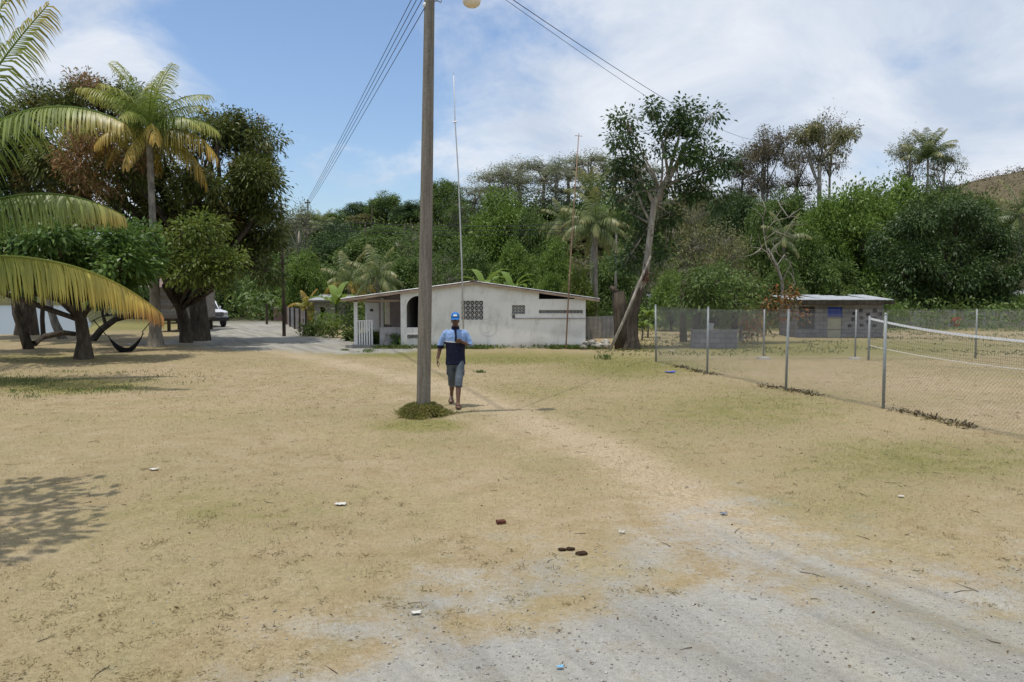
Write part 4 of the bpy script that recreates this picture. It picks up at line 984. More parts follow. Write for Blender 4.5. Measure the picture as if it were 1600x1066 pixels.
# banana plants behind the roof, papaya beside the leaning tree, plants along the porch
def big_leaf_plant(name, label, loc, stem_h, n, L, W, mat, seed, cat='plant', r=0.09, up=55):
    th = thing(name, label, cat, loc); rg = random.Random(seed)
    mb = MB(); mb.tube([(0, 0, -.1), (0.03, 0, stem_h * .5), (0, 0.02, stem_h)], [r, r * .85, r * .55], 8); mb.build('stem', M['weed'] if r > .08 else M['bark_grey'], th, True)
    for k in range(n):
        az = k * 2.4 + rg.uniform(-.3, .3); e = R(rg.uniform(up - 25, up + 22)); rows = []; p = Vector((0, 0, stem_h * rg.uniform(.85, 1.0))); N = 8; l = L * rg.uniform(.8, 1.1)
        dx_ = Vector((math.cos(az), math.sin(az), 0)); sd = Vector((-dx_.y, dx_.x, 0))
        for i in range(N + 1):
            s = i / N; th_ = e - s * s * R(95); w = W * .5 * math.sin(math.pi * min(1, .04 + s * .96)) ** .6 if s > .12 else .03
            q = p.copy(); rows += [q + sd * w + Vector((0, 0, w * .25)), q, q - sd * w + Vector((0, 0, w * .25))]
            p = p + (dx_ * math.cos(th_) + Vector((0, 0, math.sin(th_)))) * (l / N)
        m_ = MB(); m_.add(rows, [(i*3+a, i*3+a+1, i*3+a+4, i*3+a+3) for i in range(N) for a in (0, 1)]); m_.build('leaf', mat, th, True)
    return th
for i, (px, D, h, lab) in enumerate(((757, 44, 2.4, 'banana plant with raised broad leaves behind the roof ridge'), (800, 45, 2.3, 'banana plant leaning over the right slope of the white roof'), (525, 47, 1.5, 'small banana plant behind the porch end'))):
    c = P(px, 450, D); big_leaf_plant('banana_plant', lab, (c.x, D, 0), h, 7, 1.9, .5, M['bright'], 20 + i, r=.12)
c = G(1012, 528); big_leaf_plant('papaya_plant', 'bright green young leafy plant standing between the leaning tree and the fence corner', c, 1.1, 12, .75, .26, M['bright'], 30, r=.05, up=35)
c = G(1003, 532); big_leaf_plant('papaya_plant', 'smaller leafy plant tucked against the leaning tree base', c, .7, 9, .6, .22, M['bright'], 31, r=.05, up=35)
PL = [(566, 541, .5, 'weed'), (585, 541, .6, 'weed'), (600, 540, .8, 'almond'), (612, 541, .7, 'weed'), (625, 543, .6, 'almond'), (548, 533, .5, 'weed'), (520, 528, 1.0, 'yellowgreen'), (500, 526, .9, 'weed'), (512, 520, 1.3, 'bright'), (484, 526, .7, 'weed')]
LB = ['spiky plant by the path before the porch railing', 'spiky light green plant under the white porch railing', 'tall spiky plant against the porch parapet', 'leafy plant before the porch parapet', 'leafy plant at the porch corner of the white house', 'low plant at the far end of the porch',
      'yellowish shrub between the corrugated fence and the porch', 'dry pale shrub beside the corrugated fence', 'rounded bright green shrub before the small shack', 'low weed at the foot of the corrugated fence']
for i, ((px, py, h, mt), lab) in enumerate(zip(PL, LB)):
    g = G(px, py); th = thing('garden_plant', lab, 'plant', g); rg = np.random.default_rng(300 + i); n = 240
    p0 = rg.normal(size=(n, 3)) * np.array([h * .32, h * .25, 0]) + np.array([0, 0, 1]) * (rg.random((n, 1)) * h * .75)
    d = nrm(rg.normal(size=(n, 3)) * .8 + np.array([0, 0, .9])); v, q = leaf_quads(p0, d, .34, .075, rg, .3)
    obj('foliage', np_mesh('foliage', v, q, M[mt]), th, kind='stuff')
    mb = MB(); [mb.tube([(0, 0, -.05), (x_ * .5, .02, h * .4), (x_, .03, h * .7)], [.02, .015, .008], 5) for x_ in (-.15, .02, .16)]; mb.build('stem', M['bark_grey'], th)

# ------------------------------------------------------------------ the white house
t = NT('house_paint')
pz = t.n.new('ShaderNodeSeparateXYZ'); t.l.new(t.pos(), pz.inputs[0])
n1 = t.noise(0.9, 6, 0.65, t.pos()); n2 = t.noise(4, 6, 0.7, t.pos(), stretch=(1, 1, .35)); n3 = t.noise(16, 4, 0.6, t.pos())
c = t.ramp(n1, [(0.28, (0.56, 0.545, 0.49)), (0.5, (0.74, 0.72, 0.67)), (0.75, (0.80, 0.785, 0.74))])
c = t.mix(t.math('MULTIPLY', t.step(n2, 0.5, 0.7), 0.45), c, (0.40, 0.38, 0.33))
low = t.step(t.math('ADD', pz.outputs[2], t.math('MULTIPLY', t.math('SUBTRACT', n1, 0.5), 0.5)), 0.30, 0.0)
c = t.mix(t.math('MULTIPLY', low, 0.7), c, (0.36, 0.32, 0.25))
c = t.mix(t.math('MULTIPLY', t.step(n3, 0.62, 0.72), 0.25), c, (0.42, 0.40, 0.37))
t.bump(n3, 0.15, 0.01)
M['house_paint'] = t.out(c, 0.85, 0.2)
M['white_trim'] = simple('white_trim', (0.70, 0.69, 0.66), 0.6, 0.3, 0.1, 8)
M['dull_render'] = simple('dull_render', (0.34, 0.32, 0.31), 0.9, 0.1, 0.25, 4, bump=.2)
M['porch_wall'] = simple('porch_wall', (0.36, 0.31, 0.31), 0.9, 0.1, 0.15, 3)
M['room_shade'] = simple('room_shade', (0.05, 0.045, 0.045), 0.9, 0.1)  # near-black colour stands in for the shade indoors
M['fascia'] = simple('fascia_wood', (0.33, 0.25, 0.185), 0.8, 0.1, 0.3, 6, stretch=(.4, 2, 2))
M['zinc'] = simple('zinc_sheet', (0.50, 0.50, 0.50), 0.42, 0.5, 0.25, 2.5, metal=0.35)
M['rust_zinc'] = simple('rusty_zinc', (0.26, 0.20, 0.165), 0.7, 0.3, 0.35, 3, metal=0.2)
M['grey_zinc'] = simple('grey_zinc', (0.26, 0.26, 0.26), 0.55, 0.4, 0.25, 3, metal=0.3)
M['concrete'] = simple('concrete', (0.30, 0.285, 0.255), 0.92, 0.1, 0.2, 5, bump=.3)
M['galv'] = simple('galvanised_pipe', (0.26, 0.28, 0.28), 0.6, 0.4, 0.15, 10, metal=0.3)
M['old_wood'] = simple('weathered_board', (0.24, 0.215, 0.19), 0.9, 0.1, 0.35, 3, stretch=(1, 1, 8), bump=.3)
M['black'] = simple('black_rubber', (0.02, 0.02, 0.02), 0.6, 0.3)

HY = 31.8
hx = lambda px: P(px, 500, HY).x
hh = lambda py: P(740, py, HY).z
RIDX, RIDZ, LE, RE = hx(740), hh(440), hx(534), hx(936)
LEZ, REZ = hh(467.5), hh(467.5)
def roof_z(x): return RIDZ + (LEZ - RIDZ) * (RIDX - x) / (RIDX - LE) if x < RIDX else RIDZ + (REZ - RIDZ) * (x - RIDX) / (RE - RIDX)
house = thing('white_house', 'low white house with a wide gable, breeze block windows and a porch', 'house', (0, 0, 0))
def wall_cells(mb, y0, y1, x0, x1, opens, topz, z0=-0.3, extra_x=()):
    xs = sorted({x0, x1, *[v for o in opens for v in o[:2]], *extra_x}); zs = sorted({z0, *[v for o in opens for v in o[2:4]]})
    for a, b_ in zip(xs[:-1], xs[1:]):
        ta, tb = topz(a), topz(b_); zz = [z for z in zs if z < min(ta, tb) - 0.01]
        for i, z in enumerate(zz):
            cx = (a + b_) / 2; last = i == len(zz) - 1
            zt = (ta + tb) / 2 if last else zz[i + 1]; cz = (z + zt) / 2
            if any(o[0] - 1e-6 <= cx <= o[1] + 1e-6 and o[2] <= cz <= o[3] for o in opens): continue
            za, zb = (ta, tb) if last else (zt, zt)
            mb.add([(a, y0, z), (b_, y0, z), (b_, y1, z), (a, y1, z), (a, y0, za), (b_, y0, zb), (b_, y1, zb), (a, y1, za)],
                   [(0,3,2,1),(4,5,6,7),(0,1,5,4),(1,2,6,5),(2,3,7,6),(3,0,4,7)])
WL, WR = hx(626), hx(915)
ARCH = (hx(635), hx(672), hh(512), hh(468) + .14)
O_strip = (hx(636), hx(664), hh(529.5), hh(523))
O_big = (hx(721), hx(755), hh(500), hh(470))
O_small = (hx(800), hx(820.5), hh(491), hh(477))
O_one = (hx(800), hx(805), hh(498), hh(492.5))
O_slot = (hx(842), hx(898), hh(467.5), hh(463.5))
O_band = (hx(842), hx(911), hh(490), hh(484.5))
front = MB(); wall_cells(front, HY, HY + .15, WL, WR, [ARCH, O_strip, O_big, O_small, O_one, O_slot, O_band], lambda x: roof_z(x) - .035, extra_x=(RIDX,))
# arch filler: the corners above the round head
ax0, ax1, az0, az1 = ARCH; ar = (ax1 - ax0) / 2; axc = (ax0 + ax1) / 2; zc = az1 - ar
ring = [(axc + ar * math.cos(a), zc + ar * math.sin(a)) for a in np.linspace(0, math.pi, 15)]
for (xa, za), (xb, zb) in zip(ring[:-1], ring[1:]):
    v8 = [(xa, HY + .004, za), (xb, HY + .004, zb), (xb, HY + .004, az1), (xa, HY + .004, az1), (xa, HY + .146, za), (xb, HY + .146, zb), (xb, HY + .146, az1), (xa, HY + .146, az1)]
    front.add(v8, [(0,1,2,3),(7,6,5,4),(0,4,5,1),(2,6,7,3)])
front.build('wall', M['house_paint'], house)
s = MB(); s.box((WL, HY + .152, -.3), (WL + .14, 41, LEZ + .2)); s.build('wall', M['house_paint'], house)
s = MB(); s.box((WR - .14, HY + .152, -.3), (WR, 41, REZ)); s.build('wall', M['house_paint'], house)
s = MB(); s.box((LE + .25, 41.0, -.3), (WR, 41.14, REZ - .02)); s.build('wall', M['house_paint'], house)
s = MB(); wall_cells(s, HY + .9, HY + 1.0, hx(682), WR - .142, [], lambda x: roof_z(x) - .08, extra_x=(RIDX,)); s.build('shade_backing', M['room_shade'], house)  # dark sheet added close behind the windows so their openings look shaded
s = MB(); s.box((WL + .142, 36, -.3), (hx(682), 36.1, REZ + .1)); s.build('shade_backing', M['room_shade'], house)  # indoor shade behind the arch is put into this sheet's colour
s = MB(); s.box((WL + .142, HY + .152, -.3), (WR - .142, 35.99, .06)); s.build('floor', M['dull_render'], house)
PX0 = hx(541)
s = MB(); wall_cells(s, 36.4, 36.52, LE + .2, WL - .002, [(P(599, 480, 36.4).x, P(609, 480, 36.4).x, P(600, 507, 36.4).z, P(600, 472, 36.4).z), (P(570, 480, 36.4).x, P(592, 480, 36.4).x, -.1, P(580, 473, 36.4).z)], lambda x: roof_z(x) - .05); s.build('porch_back_wall', M['porch_wall'], house)
dr = MB(); x0, x1 = P(570, 480, 36.4).x + .01, P(592, 480, 36.4).x - .01; dr.box((x0, 36.44, -.1), (x1, 36.48, P(580, 473, 36.4).z - .01)); door = dr.build('door', M['white_trim'], house)
m_ = MB(); m_.box((x0 + .22, 36.425, P(580, 485, 36.4).z - .05), (x0 + .36, 36.438, P(580, 485, 36.4).z + .06)); m_.build('door_pane', M['room_shade'], door)
for zc_ in (.35, .85):
    m_ = MB(); m_.box((x0 + .08, 36.43, zc_ - .2), (x1 - .08, 36.439, zc_ + .2)); m_.build('door_panel', M['white_trim'], door)
s = MB(); s.box((P(596, 480, 36.4).x, 36.2, -.1), (P(599, 480, 36.4).x + .03, 36.34, roof_z(P(597, 480, 36.4).x) - .1)); s.build('porch_pillar', M['white_trim'], house)
s = MB(); s.box((PX0 - .1, HY + .25, -.3), (WL - .005, 36.39, .10)); s.build('porch_floor', M['concrete'], house)
s = MB(); cx = hx(553); s.box((cx - .07, HY + .35, .10), (cx + .07, HY + .49, roof_z(cx) - .12)); s.build('porch_column', M['white_trim'], house)
s = MB(); s.box((hx(591), HY + .3, .10), (WL - .006, HY + .42, hh(512))); s.build('parapet', M['dull_render'], house)
s = MB(); s.box((LE + .15, HY + .35, roof_z(LE + .15) - .13), (WL - .01, HY + .45, roof_z(LE + .15) - .05)); s.build('porch_beam', M['fascia'], house)
rail = MB(); rail.box((cx + .08, HY + .37, hh(503)), (hx(580), HY + .46, hh(501))); rl = rail.build('railing', M['white_trim'], house)
base_b = None
for k in range(6):
    m_ = MB(); m_.box((-.03, -.03, .10), (.03, .03, hh(503) - .004))
    if base_b is None: base_b = m_.mesh('baluster', M['white_trim'])
    obj('baluster', base_b, rl, loc=(cx + .14 + k * .1, HY + .415, 0))
# breeze block windows: every block is a part of its window
def breeze(w, h, d=.05):
    m_ = MB(); b_ = w * .04
    m_.box((0, 0, 0), (w, d, b_)); m_.box((0, 0, h - b_), (w, d, h)); m_.box((0, .002, b_), (b_, d - .002, h - b_)); m_.box((w - b_, .002, b_), (w, d - .002, h - b_))
    m_.bar((b_ * .7, d / 2 + .003, b_ * .7), (w - b_ * .7, d / 2 + .003, h - b_ * .7), d * .5, w * .07)
    m_.bar((w - b_ * .7, d / 2 - .003, b_ * .7), (b_ * .7, d / 2 - .003, h - b_ * .7), d * .5, w * .07)
    return m_
def breeze_window(rect, nx_, nz_, label=None):
    x0, x1, z0, z1 = rect; w, h = (x1 - x0) / nx_, (z1 - z0) / nz_; me = breeze(w - .004, h - .004).mesh('breeze_block', M['house_paint'])
    fr_ = MB(); b_ = .03
    fr_.box((x0 - b_, HY - .012, z0 - b_), (x1 + b_, HY - .002, z0)); fr_.box((x0 - b_, HY - .012, z1), (x1 + b_, HY - .002, z1 + b_)); fr_.box((x0 - b_, HY - .012, z0), (x0, HY - .002, z1)); fr_.box((x1, HY - .012, z0), (x1 + b_, HY - .002, z1))
    e = fr_.build('breeze_window', M['house_paint'], house, label=label)
    for i in range(nx_):
        for k in range(nz_): obj('breeze_block', me, e, loc=(x0 + .002 + i * w, HY + .03, z0 + .002 + k * h))
breeze_window(O_big, 5, 4, 'large square breeze block window'); breeze_window(O_small, 4, 3, 'small breeze block window'); breeze_window(O_band, 13, 1, 'long row of breeze blocks'); breeze_window(O_strip, 5, 1, 'breeze block row below the arch'); breeze_window(O_one, 1, 1)
s = MB(); s.box((hx(803), HY - .035, hh(498.4)), (WR - .003, HY - .002, hh(496.8))); s.build('ledge', M['dull_render'], house)
s = MB(); n = 28
for rr_, cxp, cyp, ww in ((.36, 763, 512, .035), (.22, 760, 512, .03), (.20, 676, 462, .025)):
    for k in range(n):
        a, b_ = 2 * math.pi * k / n, 2 * math.pi * (k + 1) / n; C_ = (hx(cxp), hh(cyp))
        s.add([(C_[0] + r_ * math.cos(q), HY - .003, C_[1] + r_ * math.sin(q)) for q, r_ in ((a, rr_), (b_, rr_), (b_, rr_ - ww), (a, rr_ - ww))], [(0, 1, 2, 3)])
s.build('painted_ring', simple('faded_drawing', (0.63, 0.62, 0.585), 0.9, 0.1, .12, 9), house)
# roof: corrugated sheets, ridge cap, fascia boards and rafters
def corr_mesh(L, W, n=20, amp=.016, lap=.0, up=(0, 0, 1)):
    """sheet running along +x for L, corrugated across y"""
    m_ = MB(); vs_ = []
    for k in range(n * 2 + 1):
        yy_ = W * k / (2 * n); z_ = amp * math.sin(k * math.pi / 2 * 1.0) if True else 0
        vs_ += [(0, yy_, z_), (L, yy_, z_)]
    top_n = len(vs_); vs_ += [(a, b_, c_ - .006) for a, b_, c_ in vs_]
    m_.add(vs_, [(2*k, 2*k+1, 2*k+3, 2*k+2) for k in range(2*n)] + [(top_n+2*k, top_n+2*k+2, top_n+2*k+3, top_n+2*k+1) for k in range(2*n)])
    return m_
m_ = MB(); m_.bar((RIDX, HY - .16, RIDZ + .045), (RIDX, 41.3, RIDZ + .045), .3, .02); rf = m_.build('roof', M['rust_zinc'], house)
for side in (-1, 1):
    ex, ez = (LE, LEZ) if side < 0 else (RE, REZ); L_ = math.hypot(RIDX - ex, RIDZ - ez); ang = math.atan2(RIDZ - ez, abs(RIDX - ex))
    me = corr_mesh(L_ + .02, .84).mesh('roof_sheet', M['zinc'])
    for k in range(12):
        o = obj('roof_sheet', me, rf); yy_ = HY - .15 + k * .78
        if side < 0: o.matrix_local = Matrix.Translation((RIDX, yy_, RIDZ + .02)) @ Matrix.Rotation(math.pi, 4, 'Z') @ Matrix.Rotation(ang, 4, 'Y') @ Matrix.Translation((0, -.84, 0))
        else: o.matrix_local = Matrix.Translation((RIDX, yy_, RIDZ + .02)) @ Matrix.Rotation(ang, 4, 'Y')
    m_ = MB(); m_.bar((RIDX + side * .006, HY - .13, RIDZ - .06), (ex, HY - .13, ez - .06), .03, .085); m_.build('fascia_board', M['fascia'], rf)
    for k in range(5):
        f = (k + .6) / 5.2; x_ = RIDX + (ex - RIDX) * f; z_ = RIDZ + (ez - RIDZ) * f
        m_ = MB(); m_.box((x_ - .03, HY - .11, z_ - .075), (x_ + .03, 41.3, z_ - .005)); m_.build('purlin', M['fascia'], rf)
# weeds along the foot of the walls
rg = np.random.default_rng(77); n = 1700
x_ = rg.uniform(hx(585), WR + .6, n); y_ = HY - .05 - np.abs(rg.normal(size=n)) * .25; dens = vnoise(x_ * 1.6, y_ * 0 + 3, 5) > rg.random(n) * .75; x_, y_ = x_[dens], y_[dens]; n = len(x_)
p0 = np.stack([x_, y_, np.full(n, -.02) + rg.random(n) * .06], 1); p0 = np.repeat(p0, 4, 0) + rg.normal(size=(n * 4, 3)) * np.array([.05, .05, .02]); d = nrm(rg.normal(size=(n * 4, 3)) * .7 + np.array([0, 0, 1]))
v, q = leaf_quads(p0, d, .17, .035, rg, .3); obj('weeds', np_mesh('weeds', v, q, M['weed']), label='low green weeds along the foot of the white house', kind='stuff')

# ------------------------------------------------------------------ masts and the utility pole
def mast(name, label, pts, r0, r1, mat, cross=()):
    th = thing(name, label, 'antenna mast', pts[0]); o = Vector(pts[0]); mb = MB(); mb.tube([Vector(p) - o for p in pts], taper(r0, r1, len(pts)), 7); mb.build('mast', mat, th, True)
    for a, b_, w in cross:
        m_ = MB(); m_.tube([Vector(a) - o, Vector(b_) - o], w, 6); m_.build('antenna_rod', mat, th)
    return th
M['pale_metal'] = simple('pale_metal', (0.50, 0.50, 0.50), 0.5, 0.4, .1, 6, metal=.3)
M['rusty'] = simple('rusty_pipe', (0.30, 0.20, 0.14), 0.8, 0.2, .3, 6)
yM = HY - .55
mast('antenna_mast', 'tall thin pale antenna mast rising in front of the white house beside the utility pole', [P(725, 545, yM), P(721, 400, yM), P(716, 270, yM), P(711, 190, yM), P(709, 118, yM)], .034, .016, M['pale_metal'],
     [(P(708, 191, yM), P(714, 190, yM), .03), (P(709, 118, yM), P(708.5, 112, yM), .008)])
mast('antenna_mast', 'rusty antenna mast with a small crossbar on top, before the white house', [P(884, 546, yM), P(890, 430, yM), P(897, 320, yM), P(904, 214, yM)], .032, .018, M['rusty'],
     [(P(898, 212, yM), P(910, 213, yM), .012), (P(904, 220, yM), P(904.5, 208, yM), .010)])

t = NT('pole_concrete')
n1 = t.noise(3.4, 8, .75, stretch=(5, 5, .28)); n2 = t.noise(30, 4, .65)
c = t.ramp(n1, [(0.3, (0.10, 0.088, 0.07)), (0.5, (0.20, 0.18, 0.148)), (0.72, (0.285, 0.26, 0.22))]); c = t.mix(1.0, c, t.ramp(n2, [(0.3, (.82, .82, .82)), (0.7, (1.16, 1.16, 1.16))]), 'MULTIPLY')
cr = t.step(t.noise(2.2, 4, .6, stretch=(9, 9, .5), dist=.5), .63, .70); c = t.mix(t.math('MULTIPLY', cr, .6), c, (.045, .038, .03)); t.bump(t.math('SUBTRACT', n2, cr), .4, .02); M['pole'] = t.out(c, .92, .1)
PB = G(661, 648); pole = thing('utility_pole', 'tall weathered grey utility pole with a street lamp, standing on a small grassy mound', 'utility pole', PB)
pt = lambda px, py: P(px, py, PB.y) - PB
mb = MB(); mb.tube([pt(661, 664), pt(661.5, 640), pt(664, 480), pt(667.5, 240), pt(671, 0), pt(672.4, -100)], [.128, .126, .121, .106, .090, .083], 18); mb.build('shaft', M['pole'], pole, True)
lampx = MB(); a = pt(671, -38)
lampx.tube([a, pt(688, -46), pt(712, -44), pt(728, -32)], [.024, .024, .022, .022], 8); arm = lampx.build('lamp_arm', M['galv'], pole, True)
lc = pt(737, -8); t = simple('lamp_glass', (0.72, 0.64, 0.50), .25, .5, .1, 4)
mb = MB(); mb.loft([lc + Vector((0, 0, d_)) for d_ in (-.215, -.205, -.17, -.11, -.04, .03)], [(.02, .02), (.09, .09), (.14, .14), (.165, .165), (.15, .15), (.12, .12)], n=16); mb.build('lamp_globe', t, pole, True)
mb = MB(); mb.loft([lc + Vector((0, 0, d_)) for d_ in (.03, .08, .16, .22)], [(.18, .18), (.17, .17), (.10, .10), (.04, .04)], n=16); mb.build('lamp_hood', M['galv'], pole, True)
mb = MB(); mb.tube([pt(676, 3), pt(683, 1), pt(689, 4), pt(690, -2)], .012, 6); mb.build('bracket', M['galv'], pole)
for py in (-44, -27, -10, 9):
    mb = MB(); mb.loft([pt(665, py) + Vector((0, -.03, d_)) for d_ in (-.04, -.015, .015, .04)], [(.03, .03), (.045, .045), (.045, .045), (.03, .03)], n=8); mb.build('insulator', M['white_trim'], pole, True)
# the grassy mound round its foot
md = thing('grass_mound', 'ragged mound of turf heaped round the foot of the utility pole', 'turf mound', PB)
mb = MB(); rg2_ = random.Random(2); rows = []
for i, (rr_, z_) in enumerate(((.37, -.05), (.355, .06), (.30, .13), (.19, .17), (.04, .18))):
    rows.append([Vector((rr_ * (1 + .13 * math.sin(a * 3 + 1) + .08 * math.sin(a * 7)) * math.cos(a) , rr_ * (1 + .13 * math.sin(a * 3 + 1) + .08 * math.sin(a * 5)) * math.sin(a) - .02, z_ + .012 * math.sin(a * 5 + i))) for a in np.linspace(0, 2 * math.pi, 25)[:-1]])
mb.rings(rows); mb.build('soil', simple('turf_soil', (0.085, 0.075, 0.03), .95, .1, .3, 8), md, True)
rg = np.random.default_rng(8); n = 5200; a = rg.uniform(0, 2 * np.pi, n); rr_ = np.sqrt(rg.random(n)) * .41 * (1 + .22 * np.sin(a * 3 + 1) + .12 * np.sin(a * 7)); zz_ = .18 * np.clip(1 - (rr_ / .44) ** 2.6, 0, 1)
p0 = np.stack([rr_ * np.cos(a), rr_ * np.sin(a) - .02, zz_ - .02], 1); d = nrm(np.stack([np.cos(a) * .7, np.sin(a) * .7, np.full(n, .62)], 1) + rg.normal(size=(n, 3)) * .65)
p0 = np.concatenate([p0, p0[:500] * np.array([1.25, 1.25, .3])]); d = np.concatenate([d, d[:500]])
M['mound_grass'] = leaf_mat('mound_grass', [(0.13, 0.15, 0.035), (0.19, 0.20, 0.05), (0.26, 0.25, 0.085), (0.23, 0.18, 0.08)], .3, .7, 1.2)
v, q = leaf_quads(p0, d, .13, .012, rg, .3); obj('grass', np_mesh('grass', v, q, M['mound_grass']), md, kind='stuff')

# ------------------------------------------------------------------ power lines and the far poles
M['wire'] = simple('wire', (0.03, 0.03, 0.035), .6, .3)
def cable(label, a, b_, sag, r, r2=None, group=None, n=28):
    a, b_ = Vector(a), Vector(b_); pts = [a.lerp(b_, i / n) - Vector((0, 0, sag * 4 * (i / n) * (1 - i / n))) for i in range(n + 1)]
    th = thing('power_line', label, 'cable', a, 0, group); mb = MB(); mb.tube([p - a for p in pts], taper(r, r2 or r, n + 1), 5); mb.build('wire', M['wire'], th, True)
farA = P(483, 318, 72)
CL = ['topmost of the four parallel wires running from the utility pole to the far trees', 'second wire from the top of the four parallel wires on the utility pole', 'third wire from the top of the four parallel wires on the utility pole', 'lowest of the four parallel wires running from the utility pole to the far trees']
for k, py in enumerate((-46, -29, -12, 8)):
    cable(CL[k], P(666, py, PB.y), farA + Vector((-.15, 0, .27 - k * .2)), .10, .0075, .013, 'parallel wires left of the utility pole')
farB = P(1196, 226, 97)
cable('upper wire sloping down to the dry tree on the skyline', P(673, -88, PB.y), farB + Vector((-.2, 0, .5)), .95, .009, .016)
cable('lower wire sloping down to the dry tree on the skyline, just under its twin', P(673, -84, PB.y), farB + Vector((-.8, 0, -.4)), 1.0, .006, .014)
def wood_pole(name, label, px, D, topz_, r, cross=None, base=None, mat='bark_grey'):
    x_ = P(px, 450, D).x; zb = hz1(x_, D); th = thing(name, label, 'utility pole', (x_, D, zb)); mb = MB(); mb.tube([(0, 0, -.5), (0, 0, (topz_ - zb) / 2), (0, 0, topz_ - zb)], [r, r * .9, r * .75], 10); mb.build('shaft', M[mat], th, True)
    if cross: m_ = MB(); m_.box((-cross, -.14, topz_ - zb - .35), (cross, -r - .004, topz_ - zb - .24)); m_.build('crossarm', M[mat], th)
wood_pole('utility_pole', 'distant pole hidden among treetops where the four wires meet', 483, 72, farA.z + .35, .08, .25, mat='bark_dark')
wood_pole('utility_pole', 'distant pole inside the dry tree on the skyline carrying the sloping wires', 1196, 97, farB.z + .6, .10, .5)
wood_pole('utility_pole', 'distant pole half buried in trees behind the spreading palm', 962, 49, P(962, 342, 49).z, .09, .5)
GP = G(444, 525)
for k, (dy, lab) in enumerate(((0, 'upper wire running level across the wooded slope'), (7, 'middle wire running level across the wooded slope'), (13, 'lower wire running level across the wooded slope'))):
    cable(lab, P(443, 341 + dy, GP.y), P(962, 346 + dy, 49), .35, .016, .018)
g = G(444, 525); pd = thing('utility_pole', 'dark wooden utility pole with a short crossbar at the side of the village road', 'utility pole', g)
mb = MB(); mb.tube([(0, 0, -.3), (0, .01, 1.8), (-.02, 0, P(444, 411, g.y).z), (-.04, 0, P(443, 330, g.y).z)], [.09, .085, .078, .065], 9); mb.build('shaft', M['bark_dark'], pd, True)
m_ = MB(); zt = P(444, 411, g.y).z; m_.box((-.30, -.04, zt - .05), (.10, .04, zt + .02)); m_.build('crossbar', M['bark_dark'], pd)
g = G(417, 507); pd = thing('wooden_post', 'short dark post far along the village road', 'post', g); mb = MB(); mb.tube([(0, 0, -.2), (0, 0, P(417, 474, g.y).z)], [.09, .07], 8); mb.build('shaft', M['bark_dark'], pd)

# ------------------------------------------------------------------ the chain link fence round the playing field
def chain_mesh(A_, B_, h, cell, r):
    """straight crossing wires between two posts, with top and bottom line wires"""
    A_, B_ = Vector(A_), Vector(B_); L = (B_ - A_).length; e = (B_ - A_) / L; zv = Vector((0, 0, 1)); nn = e.cross(zv); mb = MB()
    def wire(p, q, off):
        p, q = p + nn * off, q + nn * off; t_ = (q - p).normalized(); u = nn; w = t_.cross(u)
        vs_ = [c_ + (u * math.cos(a) + w * math.sin(a)) * r for c_ in (p, q) for a in (0, 2.094, 4.189)]
        mb.add(vs_, [(0, 1, 4, 3), (1, 2, 5, 4), (2, 0, 3, 5)])
    k = -h
    while k < L:
        for sgn in (1, -1):
            s0, s1 = max(k, 0), min(k + h, L)
            if s1 - s0 > .01:
                z0, z1 = (s0 - k, s1 - k) if sgn > 0 else (h - (s0 - k), h - (s1 - k))
                wire(A_ + e * s0 + zv * (z0 + .03), A_ + e * s1 + zv * (z1 + .03), .002 * sgn)
        k += cell
    wire(A_ + zv * (h + .03), B_ + zv * (h + .03), 0); wire(A_ + zv * .03, B_ + zv * .03, 0)
    return mb
M['mesh_wire'] = simple('fence_wire', (0.27, 0.28, 0.285), .5, .4, .1, 5, metal=.4)
FENCE = [G(1622, 690), G(1380, 640), G(1228, 609), G(1105, 585), G(1025, 566)]
HF = 1.72
fen = thing('chain_link_fence', 'chain link fence on grey pipe posts running along the near side of the playing field', 'fence', FENCE[1])
o = Vector(FENCE[1])
ext = FENCE[0] + (FENCE[0] - FENCE[1])
for i, p in enumerate([ext] + FENCE):
    r_ = .029; mb = MB(); mb.tube([(0, 0, -.25), (0, 0, HF + .06)], r_, 10); mb.ball((0, 0, HF + .07), (r_ * 1.15, r_ * 1.15, .03), 8, 5); mb.build('post', M['galv'], fen, True, loc=p - o, rot=(R((i * 37 % 5 - 2) * .45), R((i * 53 % 5 - 2) * .45), 0))
for a, b_ in zip(([ext] + FENCE)[:-1], ([ext] + FENCE)[1:]):
    chain_mesh(a - o, b_ - o, HF, .074, .0017).build('chain_link_mesh', M['mesh_wire'], fen, kind='stuff')
FB = [FENCE[4], G(1193, 561), G(1336, 562), G(1524, 560), G(1720, 558)]
fb = thing('chain_link_fence', 'chain link fence across the far side of the playing field, with white footings', 'fence', FB[1]); o = Vector(FB[1])
for i, p in enumerate(FB[1:]):
    mb = MB(); mb.tube([(0, 0, -.2), (0, 0, HF - .08)], .028, 8); mb.build('post', M['galv'], fb, True, loc=p - o)
    if i < 2:
        mb = MB(); mb.loft([(0, 0, -.03), (0, 0, .05), (0, 0, .09)], [(.27, .2), (.22, .16), (.05, .05)], n=9); mb.build('footing', M['concrete'], fb, loc=p - o)
for a, b_ in zip(FB[:-1], FB[1:]): chain_mesh(a - o, b_ - o, HF - .12, .10, .0016).build('chain_link_mesh', M['mesh_wire'], fb, kind='stuff')
